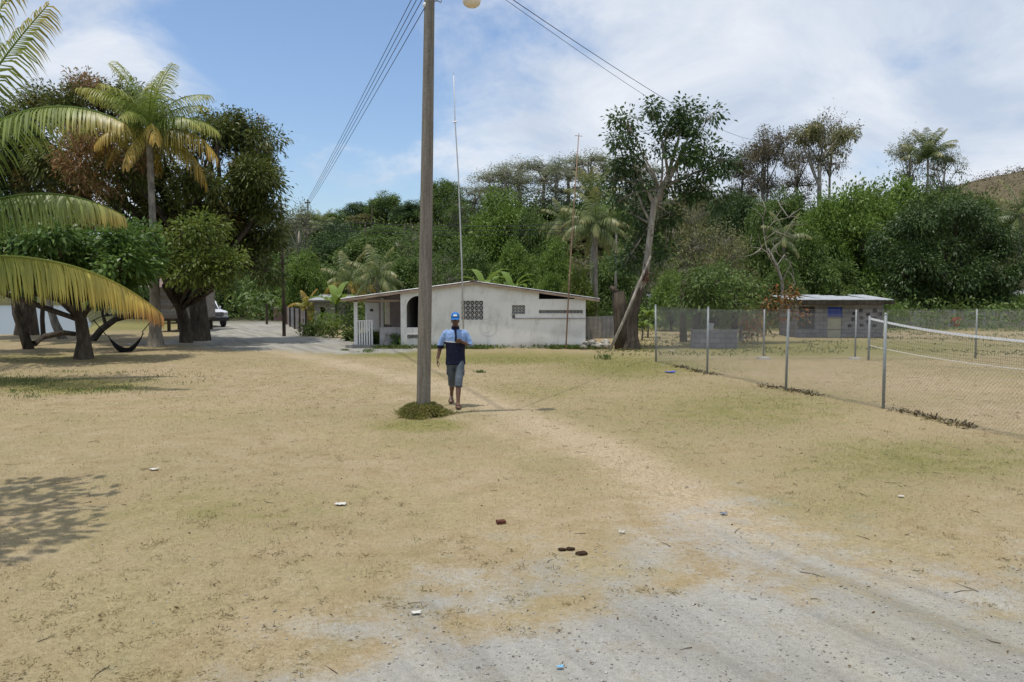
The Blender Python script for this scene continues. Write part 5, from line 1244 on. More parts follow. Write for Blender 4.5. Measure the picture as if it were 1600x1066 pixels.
# weeds and dark soil line under the near fence
rg = np.random.default_rng(9); P0 = []
for a, b_ in zip(([ext] + FENCE)[:-1], ([ext] + FENCE)[1:]):
    n = 420; s_ = rg.random(n); w_ = (vnoise(s_ * 9 + a.x * 3, s_ * 0, 4) > .42); s_ = s_[w_]; L_ = np.array(a)[None] * (1 - s_[:, None]) + np.array(b_)[None] * s_[:, None]; P0.append(L_ + rg.normal(size=(len(s_), 3)) * np.array([.10, .10, 0]))
P0 = np.concatenate(P0); P0[:, 2] = hz(P0[:, 0], P0[:, 1]) + .005; d = nrm(rg.normal(size=P0.shape) + np.array([0, 0, .5])); v, q = leaf_quads(P0, d, .11, .03, rg, .2)
obj('fence_litter', np_mesh('fence_litter', v, q, leaf_mat('dry_litter', [(0.07, 0.045, 0.025), (0.12, 0.085, 0.04), (0.09, 0.09, 0.03)], .1, .9)), label='dry leaves and weeds caught along the foot of the near fence', kind='stuff')
# the sports net
nt = thing('sports_net', 'slack dark sports net with a white top tape across the playing field', 'net', G(1357, 564)); o = Vector(nt.location)
A, B = Vector((o.x, o.y, 0)), Vector((15.2, 19.6, 0)); NN = 40; TP, BT = [], []
for i in range(NN + 1):
    s_ = i / NN; p = A.lerp(B, s_); TP.append(Vector((p.x, p.y, 1.40 - .52 * (1 - (1 - s_) ** 2.6) - .0 * s_)) - o); BT.append(Vector((p.x, p.y, .50 - .42 * (1 - (1 - s_) ** 2.6))) - o)
m_ = MB()
for i in range(NN): m_.add([TP[i] + Vector((0, -.004, -.07)), TP[i+1] + Vector((0, -.004, -.07)), TP[i+1] + Vector((0, -.004, 0)), TP[i] + Vector((0, -.004, 0)), TP[i] + Vector((0, .008, -.07)), TP[i+1] + Vector((0, .008, -.07)), TP[i+1] + Vector((0, .008, 0)), TP[i] + Vector((0, .008, 0))], [(0,1,2,3),(7,6,5,4),(3,2,6,7),(0,4,5,1)])
m_.build('top_tape', simple('white_tape', (0.78, 0.80, 0.84), .6, .3, .05), nt)
m_ = MB(); m_.tube(BT, .010, 5); m_.build('bottom_cord', M['white_trim'], nt)
m_ = MB()
for i in range(NN * 3):
    f = i / 3; k = int(f); w_ = f - k; m_.tube([TP[k].lerp(TP[k+1], w_), BT[k].lerp(BT[k+1], w_)], .0022, 3, False)
for j in range(1, 8): m_.tube([TP[i].lerp(BT[i], j / 8) for i in range(NN + 1)], .0022, 3, False)
m_.build('netting', M['black'], nt, kind='stuff')
m_ = MB(); m_.tube([(0, 0, -.3), (0, 0, 1.45)], .035, 9); m_.build('post', M['galv'], nt, True)

# ------------------------------------------------------------------ the grey block building beyond the field
t = NT('block_wall')
br = t.n.new('ShaderNodeTexBrick'); br.inputs['Scale'].default_value = 1.0; br.inputs['Brick Width'].default_value = .40; br.inputs['Row Height'].default_value = .20; br.inputs['Mortar Size'].default_value = .010
mp = t.n.new('ShaderNodeMapping'); mp.inputs['Rotation'].default_value = (R(90), 0, 0); t.l.new(t.pos(), mp.inputs['Vector']); t.l.new(mp.outputs[0], br.inputs['Vector'])
br.inputs['Color1'].default_value = (.26, .25, .255, 1); br.inputs['Color2'].default_value = (.21, .20, .205, 1); br.inputs['Mortar'].default_value = (.115, .11, .11, 1)
n1 = t.noise(1.2, 5, .6, t.pos()); c = t.mix(1.0, br.outputs[0], t.ramp(n1, [(.3, (.75, .75, .75)), (.7, (1.2, 1.2, 1.2))]), 'MULTIPLY'); t.bump(br.outputs['Fac'], .4, -.01)
M['block_wall'] = t.out(c, .95, .1)
BY = 39.2
bx = lambda px: P(px, 500, BY).x
bh = lambda py: P(1300, py, BY).z
bb = thing('block_building', 'low grey block building with a blue window, a cream door and scattered square wall openings', 'building', (0, 0, 0))
x0, x1 = bx(1243), bx(1380)
blue = (bx(1293), bx(1316.5), bh(497), bh(480)); dor = (bx(1293.5), bx(1315), -.2, bh(497.5)); latt = (bx(1248), bx(1273), bh(514), bh(479))
sq = bx(1333) - bx(1326.5)
HO = []
for cxp, cyp in ((1335, 490), (1345, 485.5), (1356, 491.5), (1366.5, 485.5), (1375, 491), (1346, 497), (1333, 499), (1366.5, 497.5), (1346.5, 508.5), (1328, 509), (1366.5, 509), (1357, 503)):
    HO.append((bx(cxp) - sq / 2, bx(cxp) + sq / 2, bh(cyp) - sq / 2.4, bh(cyp) + sq / 2.4))
m_ = MB(); wall_cells(m_, BY, BY + .18, x0, x1, [blue, dor, latt] + HO, lambda x: bh(472)); m_.build('wall', M['block_wall'], bb)
for a, b_ in (((x0, BY + .182, -.3), (x0 + .18, BY + 2.2, bh(472))), ((x1 - .18, BY + .182, -.3), (x1, BY + 2.2, bh(472))), ((x0, BY + 2.202, -.3), (x1, BY + 2.38, bh(472)))):
    m_ = MB(); m_.box(a, b_); m_.build('wall', M['block_wall'], bb)
m_ = MB(); m_.box((x0 + .2, BY + 1.6, -.1), (x1 - .2, BY + 1.7, bh(473))); m_.build('shade_backing', M['room_shade'], bb)  # dark-coloured sheet gives the wall openings their shade
w_, h_ = (latt[1] - latt[0]) / 5, (latt[3] - latt[2]) / 7; me = breeze(w_ - .004, h_ - .004).mesh('lattice_block', M['block_wall'])
m_ = MB(); m_.box((latt[0] - .03, BY - .01, latt[2] - .05), (latt[1] + .03, BY - .002, latt[2])); lw_ = m_.build('lattice_window', M['block_wall'], bb)
for i in range(5):
    for k in range(7): obj('lattice_block', me, lw_, loc=(latt[0] + .002 + i * w_, BY + .03, latt[2] + .002 + k * h_))
M['blue_paint'] = simple('blue_paint', (0.03, 0.075, 0.42), .6, .3, .1, 6)
m_ = MB(); m_.box((blue[0], BY + .10, blue[2]), (blue[1], BY + .13, blue[3])); wn_ = m_.build('window', M['blue_paint'], bb)
for k in range(7):
    x_ = blue[0] + (blue[1] - blue[0]) * (k + .5) / 7; m_ = MB(); m_.box((x_ - .022, BY + .05, blue[2] + .01), (x_ + .022, BY + .095, blue[3] - .01)); m_.build('slat', M['blue_paint'], wn_)
m_ = MB(); m_.box((dor[0] + .01, BY + .03, -.1), (dor[1] - .01, BY + .07, dor[3] - .01)); dd_ = m_.build('door', simple('cream_door', (0.42, 0.385, 0.27), .7, .2, .12, 4), bb)
for z_ in (.35, .95): m_ = MB(); m_.box((dor[0] + .02, BY + .015, z_), (dor[1] - .02, BY + .028, z_ + .07)); m_.build('door_batten', M['old_wood'], dd_)
ra, rb_ = P(1238, 471.5, BY - .7), P(1392, 471.5, BY - .7)
sh = corr_mesh(3.4, .84).mesh('roof_sheet', M['zinc']); m_ = MB(); m_.box((ra.x + .3, BY - .6, bh(472.4) + .02), (rb_.x - .3, BY - .5, bh(472) + .09)); rf2 = m_.build('roof', M['old_wood'], bb)
k = 0; x_ = ra.x
while x_ < rb_.x:
    o = obj('roof_sheet', sh, rf2); o.matrix_local = Matrix.Translation((x_ + .84, BY - .75, bh(471.5) + .10)) @ Matrix.Rotation(math.pi / 2, 4, 'Z') @ Matrix.Rotation(-.055 + .012 * math.sin(k * 2.1), 4, 'Y'); x_ += .80; k += 1
m_ = MB(); m_.box((ra.x - .4, BY - .72, bh(475.5)), (rb_.x + .2, BY - .68, bh(472.2) + .05)); m_.build('fascia_board', M['bark_dark'], bb)
# low block wall and junk by the fence corner
g = G(1078, 545); lw = thing('low_wall', 'low rough concrete wall beside the tree trunk behind the fence corner', 'wall', (0, 0, 0))
xa, xb = P(1079, 530, 31.8).x, P(1150, 530, 31.8).x
m_ = MB(); m_.box((xa, 31.6, -.2), (xb, 31.8, P(1100, 517, 31.8).z)); m_.build('wall', M['block_wall'], lw)
m_ = MB(); m_.box((xa - .03, 31.57, P(1100, 517, 31.8).z + .002), (xb + .03, 31.83, P(1100, 517, 31.8).z + .05)); m_.build('coping', M['block_wall'], lw)
g = P(1110, 517, 31.7); bxo = thing('tub', 'small pale grey plastic tub standing on the low concrete wall', 'tub', (g.x, 31.7, P(1100, 517, 31.8).z + .052))
m_ = MB(); m_.loft([(0, 0, 0), (0, 0, .18), (0, 0, .19), (0, 0, .22)], [(.10, .09), (.125, .11), (.14, .125), (.14, .125)], n=14, sq=3); m_.build('body', simple('pale_plastic', (.33, .34, .35), .5, .4, .05), bxo)
m_ = MB(); m_.loft([(0, 0, .221), (0, 0, .24)], [(.145, .13), (.13, .115)], n=14, sq=3); m_.build('lid', simple('pale_lid', (.40, .41, .42), .5, .4, .05), bxo)
g = G(1068, 535); bare_trunk('tree_trunk', 'rough brown trunk rising at the near end of the low concrete wall', [g, P(1067, 505, g.y), P(1066, 470, g.y), P(1070, 440, g.y + .5)], .17, .12, M['bark_dark'])
g = G(1146, 536); bare_trunk('tree_trunk', 'dark trunk at the far end of the low concrete wall', [g, P(1148, 500, g.y), P(1150, 460, g.y)], .16, .12, M['bark_dark'])

# buildings and fences farther off
def box_house(name, label, px0, px1, ytop, D, depth, wall, roofm, over=.4, slope=.5, doors=(), cat='house', zbase=0.0, roof_front=True):
    """a plain hut: walls, a lean-to sheet roof and dark openings set into the wall"""
    a, b_ = P(px0, 480, D).x, P(px1, 480, D).x; zt = P(px0, ytop, D).z
    th = thing(name, label, cat, ((a + b_) / 2, D, 0)); o = Vector(th.location); m_ = MB(); op = [(P(q0, 480, D).x - o.x, P(q1, 480, D).x - o.x, P(q0, yb, D).z, P(q0, yt, D).z) for q0, q1, yt, yb in doors]
    wall_cells(m_, 0, .15, a - o.x, b_ - o.x, op, lambda x: zt, z0=zbase - (.3 if zbase == 0 else 0)); m_.build('wall', wall, th)
    for c0, c1 in (((a - o.x, .152, zbase), (a - o.x + .12, depth, zt)), ((b_ - o.x - .12, .152, zbase), (b_ - o.x, depth, zt)), ((a - o.x, depth + .002, zbase), (b_ - o.x, depth + .12, zt))):
        m_ = MB(); m_.box(c0, c1); m_.build('wall', wall, th)
    m_ = MB(); m_.box((a - o.x + .13, min(1.2, depth * .6), zbase), (b_ - o.x - .13, min(1.2, depth * .6) + .08, zt - .02)); m_.build('shade_backing', M['room_shade'], th)  # shade inside the hut is painted on this sheet behind the openings
    m_ = MB(); m_.box((a - o.x - over, -over - .02, zt + .004), (b_ - o.x + over, -over + .05, zt + .09)); rf_ = m_.build('roof', M['old_wood'], th)
    me = corr_mesh(depth + over * 2, .84).mesh('roof_sheet', roofm); x_ = a - o.x - over; k = 0
    while x_ < b_ - o.x + over - .3:
        s_ = obj('roof_sheet', me, rf_); s_.matrix_local = Matrix.Translation((x_ + .84, -over - .05, zt + .12)) @ Matrix.Rotation(math.pi / 2, 4, 'Z') @ Matrix.Rotation(-slope * .3, 4, 'Y'); x_ += .80; k += 1
    return th
box_house('shack', 'small dark shack with a pale sheet roof behind the shrubs beside the porch', 491, 527, 472, 50, 3, M['dull_render'], M['zinc'], .3, .3, [(500, 508, 480, 500)], 'shack')
box_house('grey_house', 'grey house with a dark eave partly hidden behind the leaning tree', 1001, 1048, 460, 58, 5, M['dull_render'], M['rust_zinc'], .5, .5, [(1013, 1022, 466, 480)])
box_house('grey_house', 'low house with a short pale roof behind the bush near the fence corner', 1030, 1098, 476, 52, 4, M['porch_wall'], M['zinc'], .3, .4, [(1042, 1052, 484, 520)])
box_house('pink_house', 'small pinkish wall at the far end of the village road', 427, 443, 484, 62, 3, simple('pink_wall', (.40, .25, .22), .9, .1, .15, 3), M['rust_zinc'], .15, .2, cat='hut')
box_house('grey_house', 'low roofed house showing at the picture edge beyond the wooden fence', 1586, 1640, 464, 60, 4, M['dull_render'], M['zinc'], .5, .4, [(1592, 1598, 470, 486)])
# house on posts among the trees at the left
sD = 45.0; sx = lambda px: P(px, 480, sD).x; sz = lambda py: P(270, py, sD).z
st = thing('stilt_house', 'grey board house raised on short posts between the palm trunk and the thick dark trunk', 'house', (sx(275), sD, 0)); o = Vector(st.location)
zb_, zt_ = sz(498), sz(452); xa, xb = sx(238) - o.x, sx(299) - o.x
nb = 9
for k in range(nb):
    za = zb_ + (zt_ - zb_) * k / nb; m_ = MB(); m_.box((xa, .01 * (k % 2), za), (xb if k not in (5, 6, 7) else sx(268) - o.x, .06, za + (zt_ - zb_) / nb - .008)); m_.build('board', M['grey_zinc'] if k % 3 else M['old_wood'], st)
    if k in (5, 6, 7): m_ = MB(); m_.box((sx(282) - o.x, .01, za), (xb, .06, za + (zt_ - zb_) / nb - .008)); m_.build('board', M['old_wood'], st)
m_ = MB(); m_.box((xa, 1.5, zb_), (xb, 1.56, zt_)); m_.build('shade_backing', M['room_shade'], st)  # sheet coloured dark for the shade behind the gap in the boards
for a in (xa, xb): m_ = MB(); m_.box((a - .04, .062, zb_), (a + .04, 3.5, zt_)); m_.build('side_wall', M['old_wood'], st)
m_ = MB(); m_.box((xa - .05, -.05, zb_ - .14), (xb + .05, 3.5, zb_ - .004)); m_.build('floor_beam', M['bark_dark'], st)
for px in (242, 262, 280, 296):
    for y_ in (.1, 3.2): m_ = MB(); m_.box((sx(px) - o.x - .07, y_ - .07, -.3), (sx(px) - o.x + .07, y_ + .07, zb_ - .142)); m_.build('post', M['bark_dark'], st)
m_ = MB(); m_.bar(P(268, 486, sD - .6) - o, P(313, 457, sD - .4) - o, .10, .05); m_.build('stair_rail', M['dead_wood'], st)
m_ = MB(); m_.bar(P(262, 497, sD - .7) - o, P(300, 470, sD - .4) - o, .20, .04); m_.build('stair_stringer', M['old_wood'], st)
m_ = MB(); m_.box((xa - .5, -.6, zt_ + .004), (xb + .5, -.5, zt_ + .09)); rf_ = m_.build('roof', M['old_wood'], st)
me = corr_mesh(4.8, .84).mesh('roof_sheet', M['rust_zinc']); x_ = xa - .5
while x_ < xb + .2: s_ = obj('roof_sheet', me, rf_); s_.matrix_local = Matrix.Translation((x_ + .84, -.62, zt_ + .11)) @ Matrix.Rotation(math.pi / 2, 4, 'Z') @ Matrix.Rotation(-.18, 4, 'Y'); x_ += .8
# sheet and board fences: every sheet, board and post is a part
def sheet_fence(name, label, a, b_, h, w, mats, seed, thick=.02, gap=.0, ragged=.05, post=None, rails=False, corr=True):
    a, b_ = Vector(a), Vector(b_); L = (b_ - a).length; e = (b_ - a) / L; th = thing(name, label, 'fence', a); rg = random.Random(seed); s_ = 0; rz_ = math.atan2(e.y, e.x); cache = {}
    while s_ < L - .05:
        hh_ = round(h + rg.uniform(-ragged, ragged), 2); m = rg.choice(mats); key = (hh_, m.name)
        if key not in cache:
            m_ = MB(); n = 8 if corr else 1
            if corr:
                vs_ = []
                for k in range(n * 2 + 1): vs_ += [(w * k / (2 * n), .018 * math.sin(k * math.pi / 2), -.1), (w * k / (2 * n), .018 * math.sin(k * math.pi / 2), hh_)]
                q = len(vs_); vs_ += [(x, y + .012, z) for x, y, z in vs_]; m_.add(vs_, [(2*k, 2*k+2, 2*k+3, 2*k+1) for k in range(2*n)] + [(q+2*k, q+2*k+1, q+2*k+3, q+2*k+2) for k in range(2*n)])
            else: m_.box((0, 0, -.1), (w, thick, hh_))
            cache[key] = m_.mesh('sheet' if corr else 'board', m)
        obj('sheet' if corr else 'board', cache[key], th, loc=e * s_, rot=(rg.uniform(-.02, .02), 0, rz_)); s_ += w + gap
    if post:
        n = max(2, int(L / post) + 1)
        for k in range(n): m_ = MB(); m_.tube([(0, 0, -.2), (0, 0, h + .12)], .05, 7); m_.build('post', M['bark_dark'], th, loc=e * (L * k / (n - 1)) + Vector((-e.y, e.x, 0)) * .09)
    if rails:
        for z_ in (h * .25, h * .8): m_ = MB(); m_.bar(Vector((-e.y, e.x, 0)) * .05 + Vector((0, 0, z_)), e * L + Vector((-e.y, e.x, 0)) * .05 + Vector((0, 0, z_)), .05, .08); m_.build('rail', M['old_wood'], th)
    return th
sheet_fence('zinc_fence', 'grey corrugated metal fence along the side of the village road', G(481, 524), G(449, 507), 1.22, .8, [M['grey_zinc'], M['grey_zinc'], M['rust_zinc']], 3, post=3)
sheet_fence('zinc_fence', 'rusty red topped sheet fence behind the grey corrugated one', P(450, 505, 54) * Vector((1, 1, 0)) if False else Vector((P(448, 500, 55).x, 55, 0)), Vector((P(480, 500, 55).x, 55, 0)), 1.15, .8, [M['rust_zinc']], 4, post=3)
sheet_fence('zinc_fence', 'grey metal fence between the white house and the leaning tree', Vector((P(914, 500, 38).x, 38, 0)), Vector((P(966, 500, 38).x, 38, 0)), 1.05, .8, [M['grey_zinc'], M['concrete']], 5, post=2.5)
sheet_fence('board_fence', 'grey board fence under the dark mango at the far side of the field', Vector((P(1386, 500, 50).x, 50, 0)), Vector((P(1640, 500, 50).x, 50, 0)), 1.05, .22, [M['old_wood'], M['old_wood'], M['grey_zinc']], 6, gap=.05, corr=False, post=3, rails=True)
sheet_fence('board_fence', 'pale upright boards at the end of the village road', Vector((P(400, 490, 70).x, 70, hz1(-22, 70))), Vector((P(424, 490, 70).x, 70, hz1(-22, 70))), 1.3, .22, [M['dead_wood'], M['old_wood']], 7, gap=.16, corr=False, post=3, rails=True, ragged=.15)
# clothes on the far fence
g = P(1495, 497, 49.8)
cl = thing('red_shirt', 'red shirt hanging on the board fence at the far side of the field', 'shirt', g - Vector((0, 0, .25)))
m_ = MB(); m_.loft([(0, 0, -.28), (0, 0, 0), (0, 0, .22), (0, 0, .28)], [(.20, .03), (.19, .035), (.22, .04), (.12, .03)], n=12); m_.build('body', simple('red_cloth', (.42, .06, .04), .9, .1), cl, True)
for s_ in (-1, 1): m_ = MB(); m_.tube([(s_ * .2, 0, .22), (s_ * .3, 0, .12), (s_ * .33, .01, .0)], [.05, .06, .065], 8); m_.build('sleeve', simple('red_cloth_sleeve', (.40, .06, .04), .9, .1), cl, True)
# pale upright posts by the water side and far road end are covered by trees

# ------------------------------------------------------------------ the white pickup behind the dark trunk
CP_ = G(305, 511); car = thing('pickup_truck', 'white pickup truck with a dark grille, mostly hidden behind the thick dark trunk', 'truck', (CP_.x, CP_.y + 1.2, 0), R(38))
M['car_white'] = simple('white_car_paint', (.66, .67, .69), .25, .5, .03); M['car_glass'] = simple('car_glass', (.02, .025, .03), .08, .5, .05); M['car_dark'] = simple('dark_trim', (.02, .02, .022), .5, .4); M['chrome'] = simple('chrome_trim', (.6, .6, .6), .2, .5, .03, metal=.8)
def prism(mb, prof, x0, x1, inset=0):
    n = len(prof); vs_ = [(x0, y, z) for y, z in prof] + [(x1, y, z) for y, z in prof]; mb.add(vs_, [tuple(range(n - 1, -1, -1)), tuple(range(n, 2 * n))] + [(i, (i + 1) % n, n + (i + 1) % n, n + i) for i in range(n)])
def bev(o, w=.04):
    b_ = o.modifiers.new('bevel', 'BEVEL'); b_.width = w; b_.segments = 2; b_.limit_method = 'ANGLE'; return o
m_ = MB(); prism(m_, [(-2.5, .45), (-2.52, .80), (-2.4, 1.02), (-1.25, 1.12), (2.55, 1.10), (2.6, .5)], -.86, .86); bev(m_.build('body', M['car_white'], car), .07)
m_ = MB(); prism(m_, [(-1.2, 1.122), (-.55, 1.66), (.75, 1.68), (1.0, 1.122)], -.74, .74); bev(m_.build('cab', M['car_white'], car), .06)
m_ = MB(); m_.add([(-.66, -1.175, 1.16), (.66, -1.175, 1.16), (.60, -.63, 1.63), (-.60, -.63, 1.63)], [(0, 1, 2, 3)]); m_.add([(-.66, -1.165, 1.16), (.66, -1.165, 1.16), (.60, -.62, 1.63), (-.60, -.62, 1.63)], [(3, 2, 1, 0)]); m_.build('windscreen', M['car_glass'], car)
for s_ in (-1, 1):
    m_ = MB(); prism(m_, [(-.95, 1.16), (-.5, 1.58), (.05, 1.6), (.05, 1.16)], s_ * .742, s_ * .752); m_.build('side_window', M['car_glass'], car)
    m_ = MB(); m_.box((s_ * .84 - .10 if s_ < 0 else s_ * .84, -.88, 1.14), (s_ * .84 if s_ < 0 else s_ * .84 + .10, -.74, 1.32)); bev(m_.build('mirror', M['car_white'], car), .02)
    m_ = MB(); m_.box((min(s_ * .56, s_ * .83), -2.545, .78), (max(s_ * .56, s_ * .83), -2.47, .94)); bev(m_.build('headlight', M['chrome'], car), .02)
    for y_ in (-1.6, 1.6):
        m_ = MB(); m_.tube([(s_ * .70, y_, .37), (s_ * .93, y_, .37)], .37, 18); w_ = bev(m_.build('wheel', M['black'], car), .04); m_ = MB(); m_.tube([(s_ * .931, y_, .37), (s_ * .94, y_, .37)], .20, 14); m_.build('rim', M['chrome'], w_)
m_ = MB(); m_.box((-.54, -2.56, .70), (.54, -2.48, .96)); g_ = m_.build('grille', M['car_dark'], car)
for z_ in (.77, .84, .91): m_ = MB(); m_.box((-.52, -2.572, z_ - .012), (.52, -2.562, z_ + .012)); m_.build('grille_bar', M['chrome'], g_)
m_ = MB(); m_.box((-.88, -2.64, .40), (.88, -2.50, .64)); bev(m_.build('bumper', M['car_dark'], car), .04)

# ------------------------------------------------------------------ the walking man
def ev_mesh(mb, name, mats, voxel, smooth=6, factor=.5):
    """join overlapping shapes into one closed skin"""
    o = mb.build(name, mats); r_ = o.modifiers.new('skin', 'REMESH'); r_.mode = 'VOXEL'; r_.voxel_size = voxel; r_.use_smooth_shade = True
    s_ = o.modifiers.new('soft', 'SMOOTH'); s_.iterations = smooth; s_.factor = factor
    dg = bpy.context.evaluated_depsgraph_get(); me = bpy.data.meshes.new_from_object(o.evaluated_get(dg)); me.name = name
    me.polygons.foreach_set('use_smooth', [True] * len(me.polygons)); bpy.data.objects.remove(o); return me
M['skin'] = simple('dark_skin', (0.125, 0.064, 0.040), .5, .4, .15, 10)
M['navy'] = simple('navy_cloth', (0.012, 0.014, 0.035), .9, .15, .2, 14)
PG = G(712, 634); man = thing('person', 'walking man in a blue cap, light blue and navy shirt and grey shorts', 'person', (PG.x, PG.y, hz1(PG.x, PG.y)), R(3))
B = MB()
# legs
def limb(pts, rads, ref=(1, 0, 0), n=14): B.loft(pts, rads, ref, n)
limb([(.09, 0, .96), (.09, -.02, .86), (.083, -.09, .66), (.066, -.175, .50), (.060, -.21, .42), (.056, -.245, .32), (.052, -.31, .15), (.052, -.33, .07)], [(.095, .10), (.09, .095), (.072, .078), (.056, .06), (.053, .060), (.052, .058), (.036, .04), (.038, .045)])
limb([(-.09, 0, .96), (-.09, .01, .86), (-.08, .06, .66), (-.070, .11, .50), (-.072, .17, .42), (-.076, .25, .32), (-.084, .37, .21), (-.088, .41, .15)], [(.095, .10), (.09, .095), (.072, .078), (.056, .06), (.053, .060), (.052, .058), (.036, .04), (.038, .045)])
limb([(.052, -.29, .05), (.054, -.35, .055), (.058, -.43, .045), (.062, -.50, .032), (.064, -.55, .028)], [(.030, .038), (.036, .045), (.044, .034), (.046, .022), (.028, .014)])
limb([(-.088, .435, .145), (-.09, .385, .12), (-.093, .325, .08), (-.095, .265, .044), (-.096, .22, .034)], [(.030, .036), (.036, .045), (.044, .034), (.046, .022), (.028, .014)])
# trunk, neck
limb([(0, 0, .86), (0, 0, .95), (0, 0, 1.06), (0, 0, 1.20), (0, 0, 1.34), (0, .005, 1.43), (0, .01, 1.48), (0, 0, 1.52), (0, -.015, 1.57), (0, -.02, 1.61)], [(.14, .10), (.165, .115), (.155, .11), (.168, .118), (.172, .115), (.14, .085), (.08, .065), (.058, .060), (.056, .058), (.05, .05)], n=18)
# head
limb([(0, -.055, 1.545), (0, -.058, 1.57), (0, -.05, 1.605), (0, -.045, 1.65), (0, -.04, 1.70), (0, -.035, 1.745), (0, -.03, 1.775), (0, -.03, 1.785)], [(.028, .03), (.047, .062), (.062, .085), (.070, .094), (.073, .096), (.066, .086), (.04, .05), (.01, .01)], n=18)
B.loft([(0, -.140, 1.675), (0, -.152, 1.655), (0, -.160, 1.637), (0, -.146, 1.625)], [(.010, .012), (.013, .014), (.019, .015), (.014, .010)], n=8)   # nose
B.ball((0, -.138, 1.597), (.027, .012, .007), 8, 5); B.ball((0, -.136, 1.585), (.024, .012, .008), 8, 5)                                       # lips
for s_ in (-1, 1): B.ball((s_ * .074, -.035, 1.645), (.010, .018, .032), 8, 6); B.ball((s_ * .028, -.134, 1.683), (.020, .010, .008), 8, 5)       # ears, brows
# arms
limb([(-.15, .01, 1.405), (-.20, .01, 1.375), (-.25, .02, 1.28), (-.29, .035, 1.14), (-.318, .01, 1.03), (-.342, -.03, .92)], [(.03, .04), (.038, .038), (.040, .042), (.038, .040), (.036, .038), (.024, .030)], (0, 1, 0))
limb([(.15, .01, 1.405), (.20, .01, 1.375), (.245, .01, 1.30), (.272, .0, 1.185), (.21, -.09, 1.205), (.135, -.175, 1.245)], [(.03, .04), (.038, .038), (.040, .042), (.040, .042), (.037, .037), (.025, .028)], (0, 1, .3))
def hand(w, d, side, across, curl):
    """palm from the wrist w along d; across = towards the thumb edge, side = palm facing"""
    w, d, side, across = Vector(w), Vector(d).normalized(), Vector(side).normalized(), Vector(across).normalized()
    B.loft([w - d * .02, w + d * .02, w + d * .06, w + d * .09], [(.026, .017), (.036, .016), (.042, .015), (.039, .013)], across, 10)
    for k, (off, l) in enumerate(((.030, .075), (.010, .083), (-.010, .077), (-.030, .060))):
        p = w + d * .085 + across * off; pts = [p - d * .02, p]; a = 0
        for seg in (.45, .32, .23): a += curl * (.8 + .12 * k); pts.append(pts[-1] + (d * math.cos(a) + side * math.sin(a)) * l * seg)
        B.tube(pts, [.0095, .0095, .009, .008, .007], 8)
    p = w + d * .025 + across * .032; B.tube([p - across * .01, p + (across * .8 + d * .5 + side * .2) * .03, p + (across * .6 + d * 1.0 + side * .5) * .055, p + (across * .4 + d * 1.3 + side * .8) * .07], [.013, .0115, .010, .008], 8)
hand((-.344, -.035, .905), (-.10, -.22, -1), (1, .15, -.1), (.1, -1, .2), .42)
hand((.125, -.185, 1.25), (-.88, -.38, .30), (.1, .6, -.7), (.25, -.35, .9), .55)
obj('body', ev_mesh(B, 'body', M['skin'], .0075, 4), man)
eyem = simple('eye_white', (.55, .52, .48), .3, .5, .02)
for s_ in (-1, 1): m_ = MB(); m_.ball((s_ * .029, -.128, 1.665), (.013, .010, .008), 10, 7); e_ = m_.build('eye', eyem, man, True); m_ = MB(); m_.ball((s_ * .029, -.1365, 1.665), (.006, .003, .006), 8, 6); m_.build('pupil', M['black'], e_, True)
# shirt
t = NT('shirt_cloth'); sp = t.n.new('ShaderNodeSeparateXYZ'); t.l.new(t.ocoord(), sp.inputs[0])
ax_ = t.math('ABSOLUTE', sp.outputs[0]); sl = t.math('GREATER_THAN', ax_, .222)
edge_ = t.math('SUBTRACT', 1.235, t.math('MULTIPLY', sl, .075)); hz_ = t.math('ADD', sp.outputs[2], t.math('MULTIPLY', sp.outputs[0], .05))
n1 = t.noise(9, 4, .6); lt_ = t.ramp(n1, [(.3, (.21, .33, .58)), (.7, (.27, .40, .66))]); nv = t.ramp(n1, [(.3, (.011, .012, .030)), (.7, (.018, .02, .045))])
c = t.mix(t.math('GREATER_THAN', hz_, edge_), nv, lt_)
band = t.math('MULTIPLY', t.math('MULTIPLY', t.math('GREATER_THAN', hz_, 1.232), t.math('LESS_THAN', hz_, 1.252)), t.math('SUBTRACT', 1.0, sl)); c = t.mix(band, c, (.62, .64, .66))
t.bump(t.noise(9, 4, .6, stretch=(1, 1, .55), dist=.8), .8, .05); M['shirt'] = t.out(c, .85, .15)
B = MB()
B.loft([(0, .0, .80), (0, 0, .86), (0, 0, .97), (0, 0, 1.10), (0, 0, 1.22), (0, 0, 1.34), (0, .003, 1.415), (0, .006, 1.455), (0, .006, 1.485), (0, .0, 1.505)], [(.198, .150), (.192, .148), (.185, .145), (.186, .145), (.196, .146), (.202, .140), (.182, .118), (.135, .095), (.088, .080), (.072, .070)], n=22)
B.loft([(-.12, .01, 1.43), (-.185, .01, 1.395), (-.245, .02, 1.29), (-.285, .032, 1.18), (-.300, .034, 1.115)], [(.055, .07), (.062, .07), (.062, .066), (.062, .066), (.066, .07)], (0, 1, 0), 14)
B.loft([(.12, .01, 1.43), (.185, .01, 1.395), (.24, .012, 1.30), (.272, .0, 1.205), (.268, -.02, 1.17)], [(.055, .07), (.062, .07), (.062, .066), (.062, .066), (.062, .066)], (0, 1, 0), 14)
obj('shirt', ev_mesh(B, 'shirt', M['shirt'], .010, 3), man)
m_ = MB(); R_ = []
for z_, r0 in ((1.495, .079), (1.53, .074), (1.548, .068)): R_.append([Vector((r0 * math.cos(a), (r0 * 1.05) * math.sin(a) - .004, z_ + .016 * math.sin(a) * 1)) for a in np.linspace(0, 2 * math.pi, 21)[:-1]])
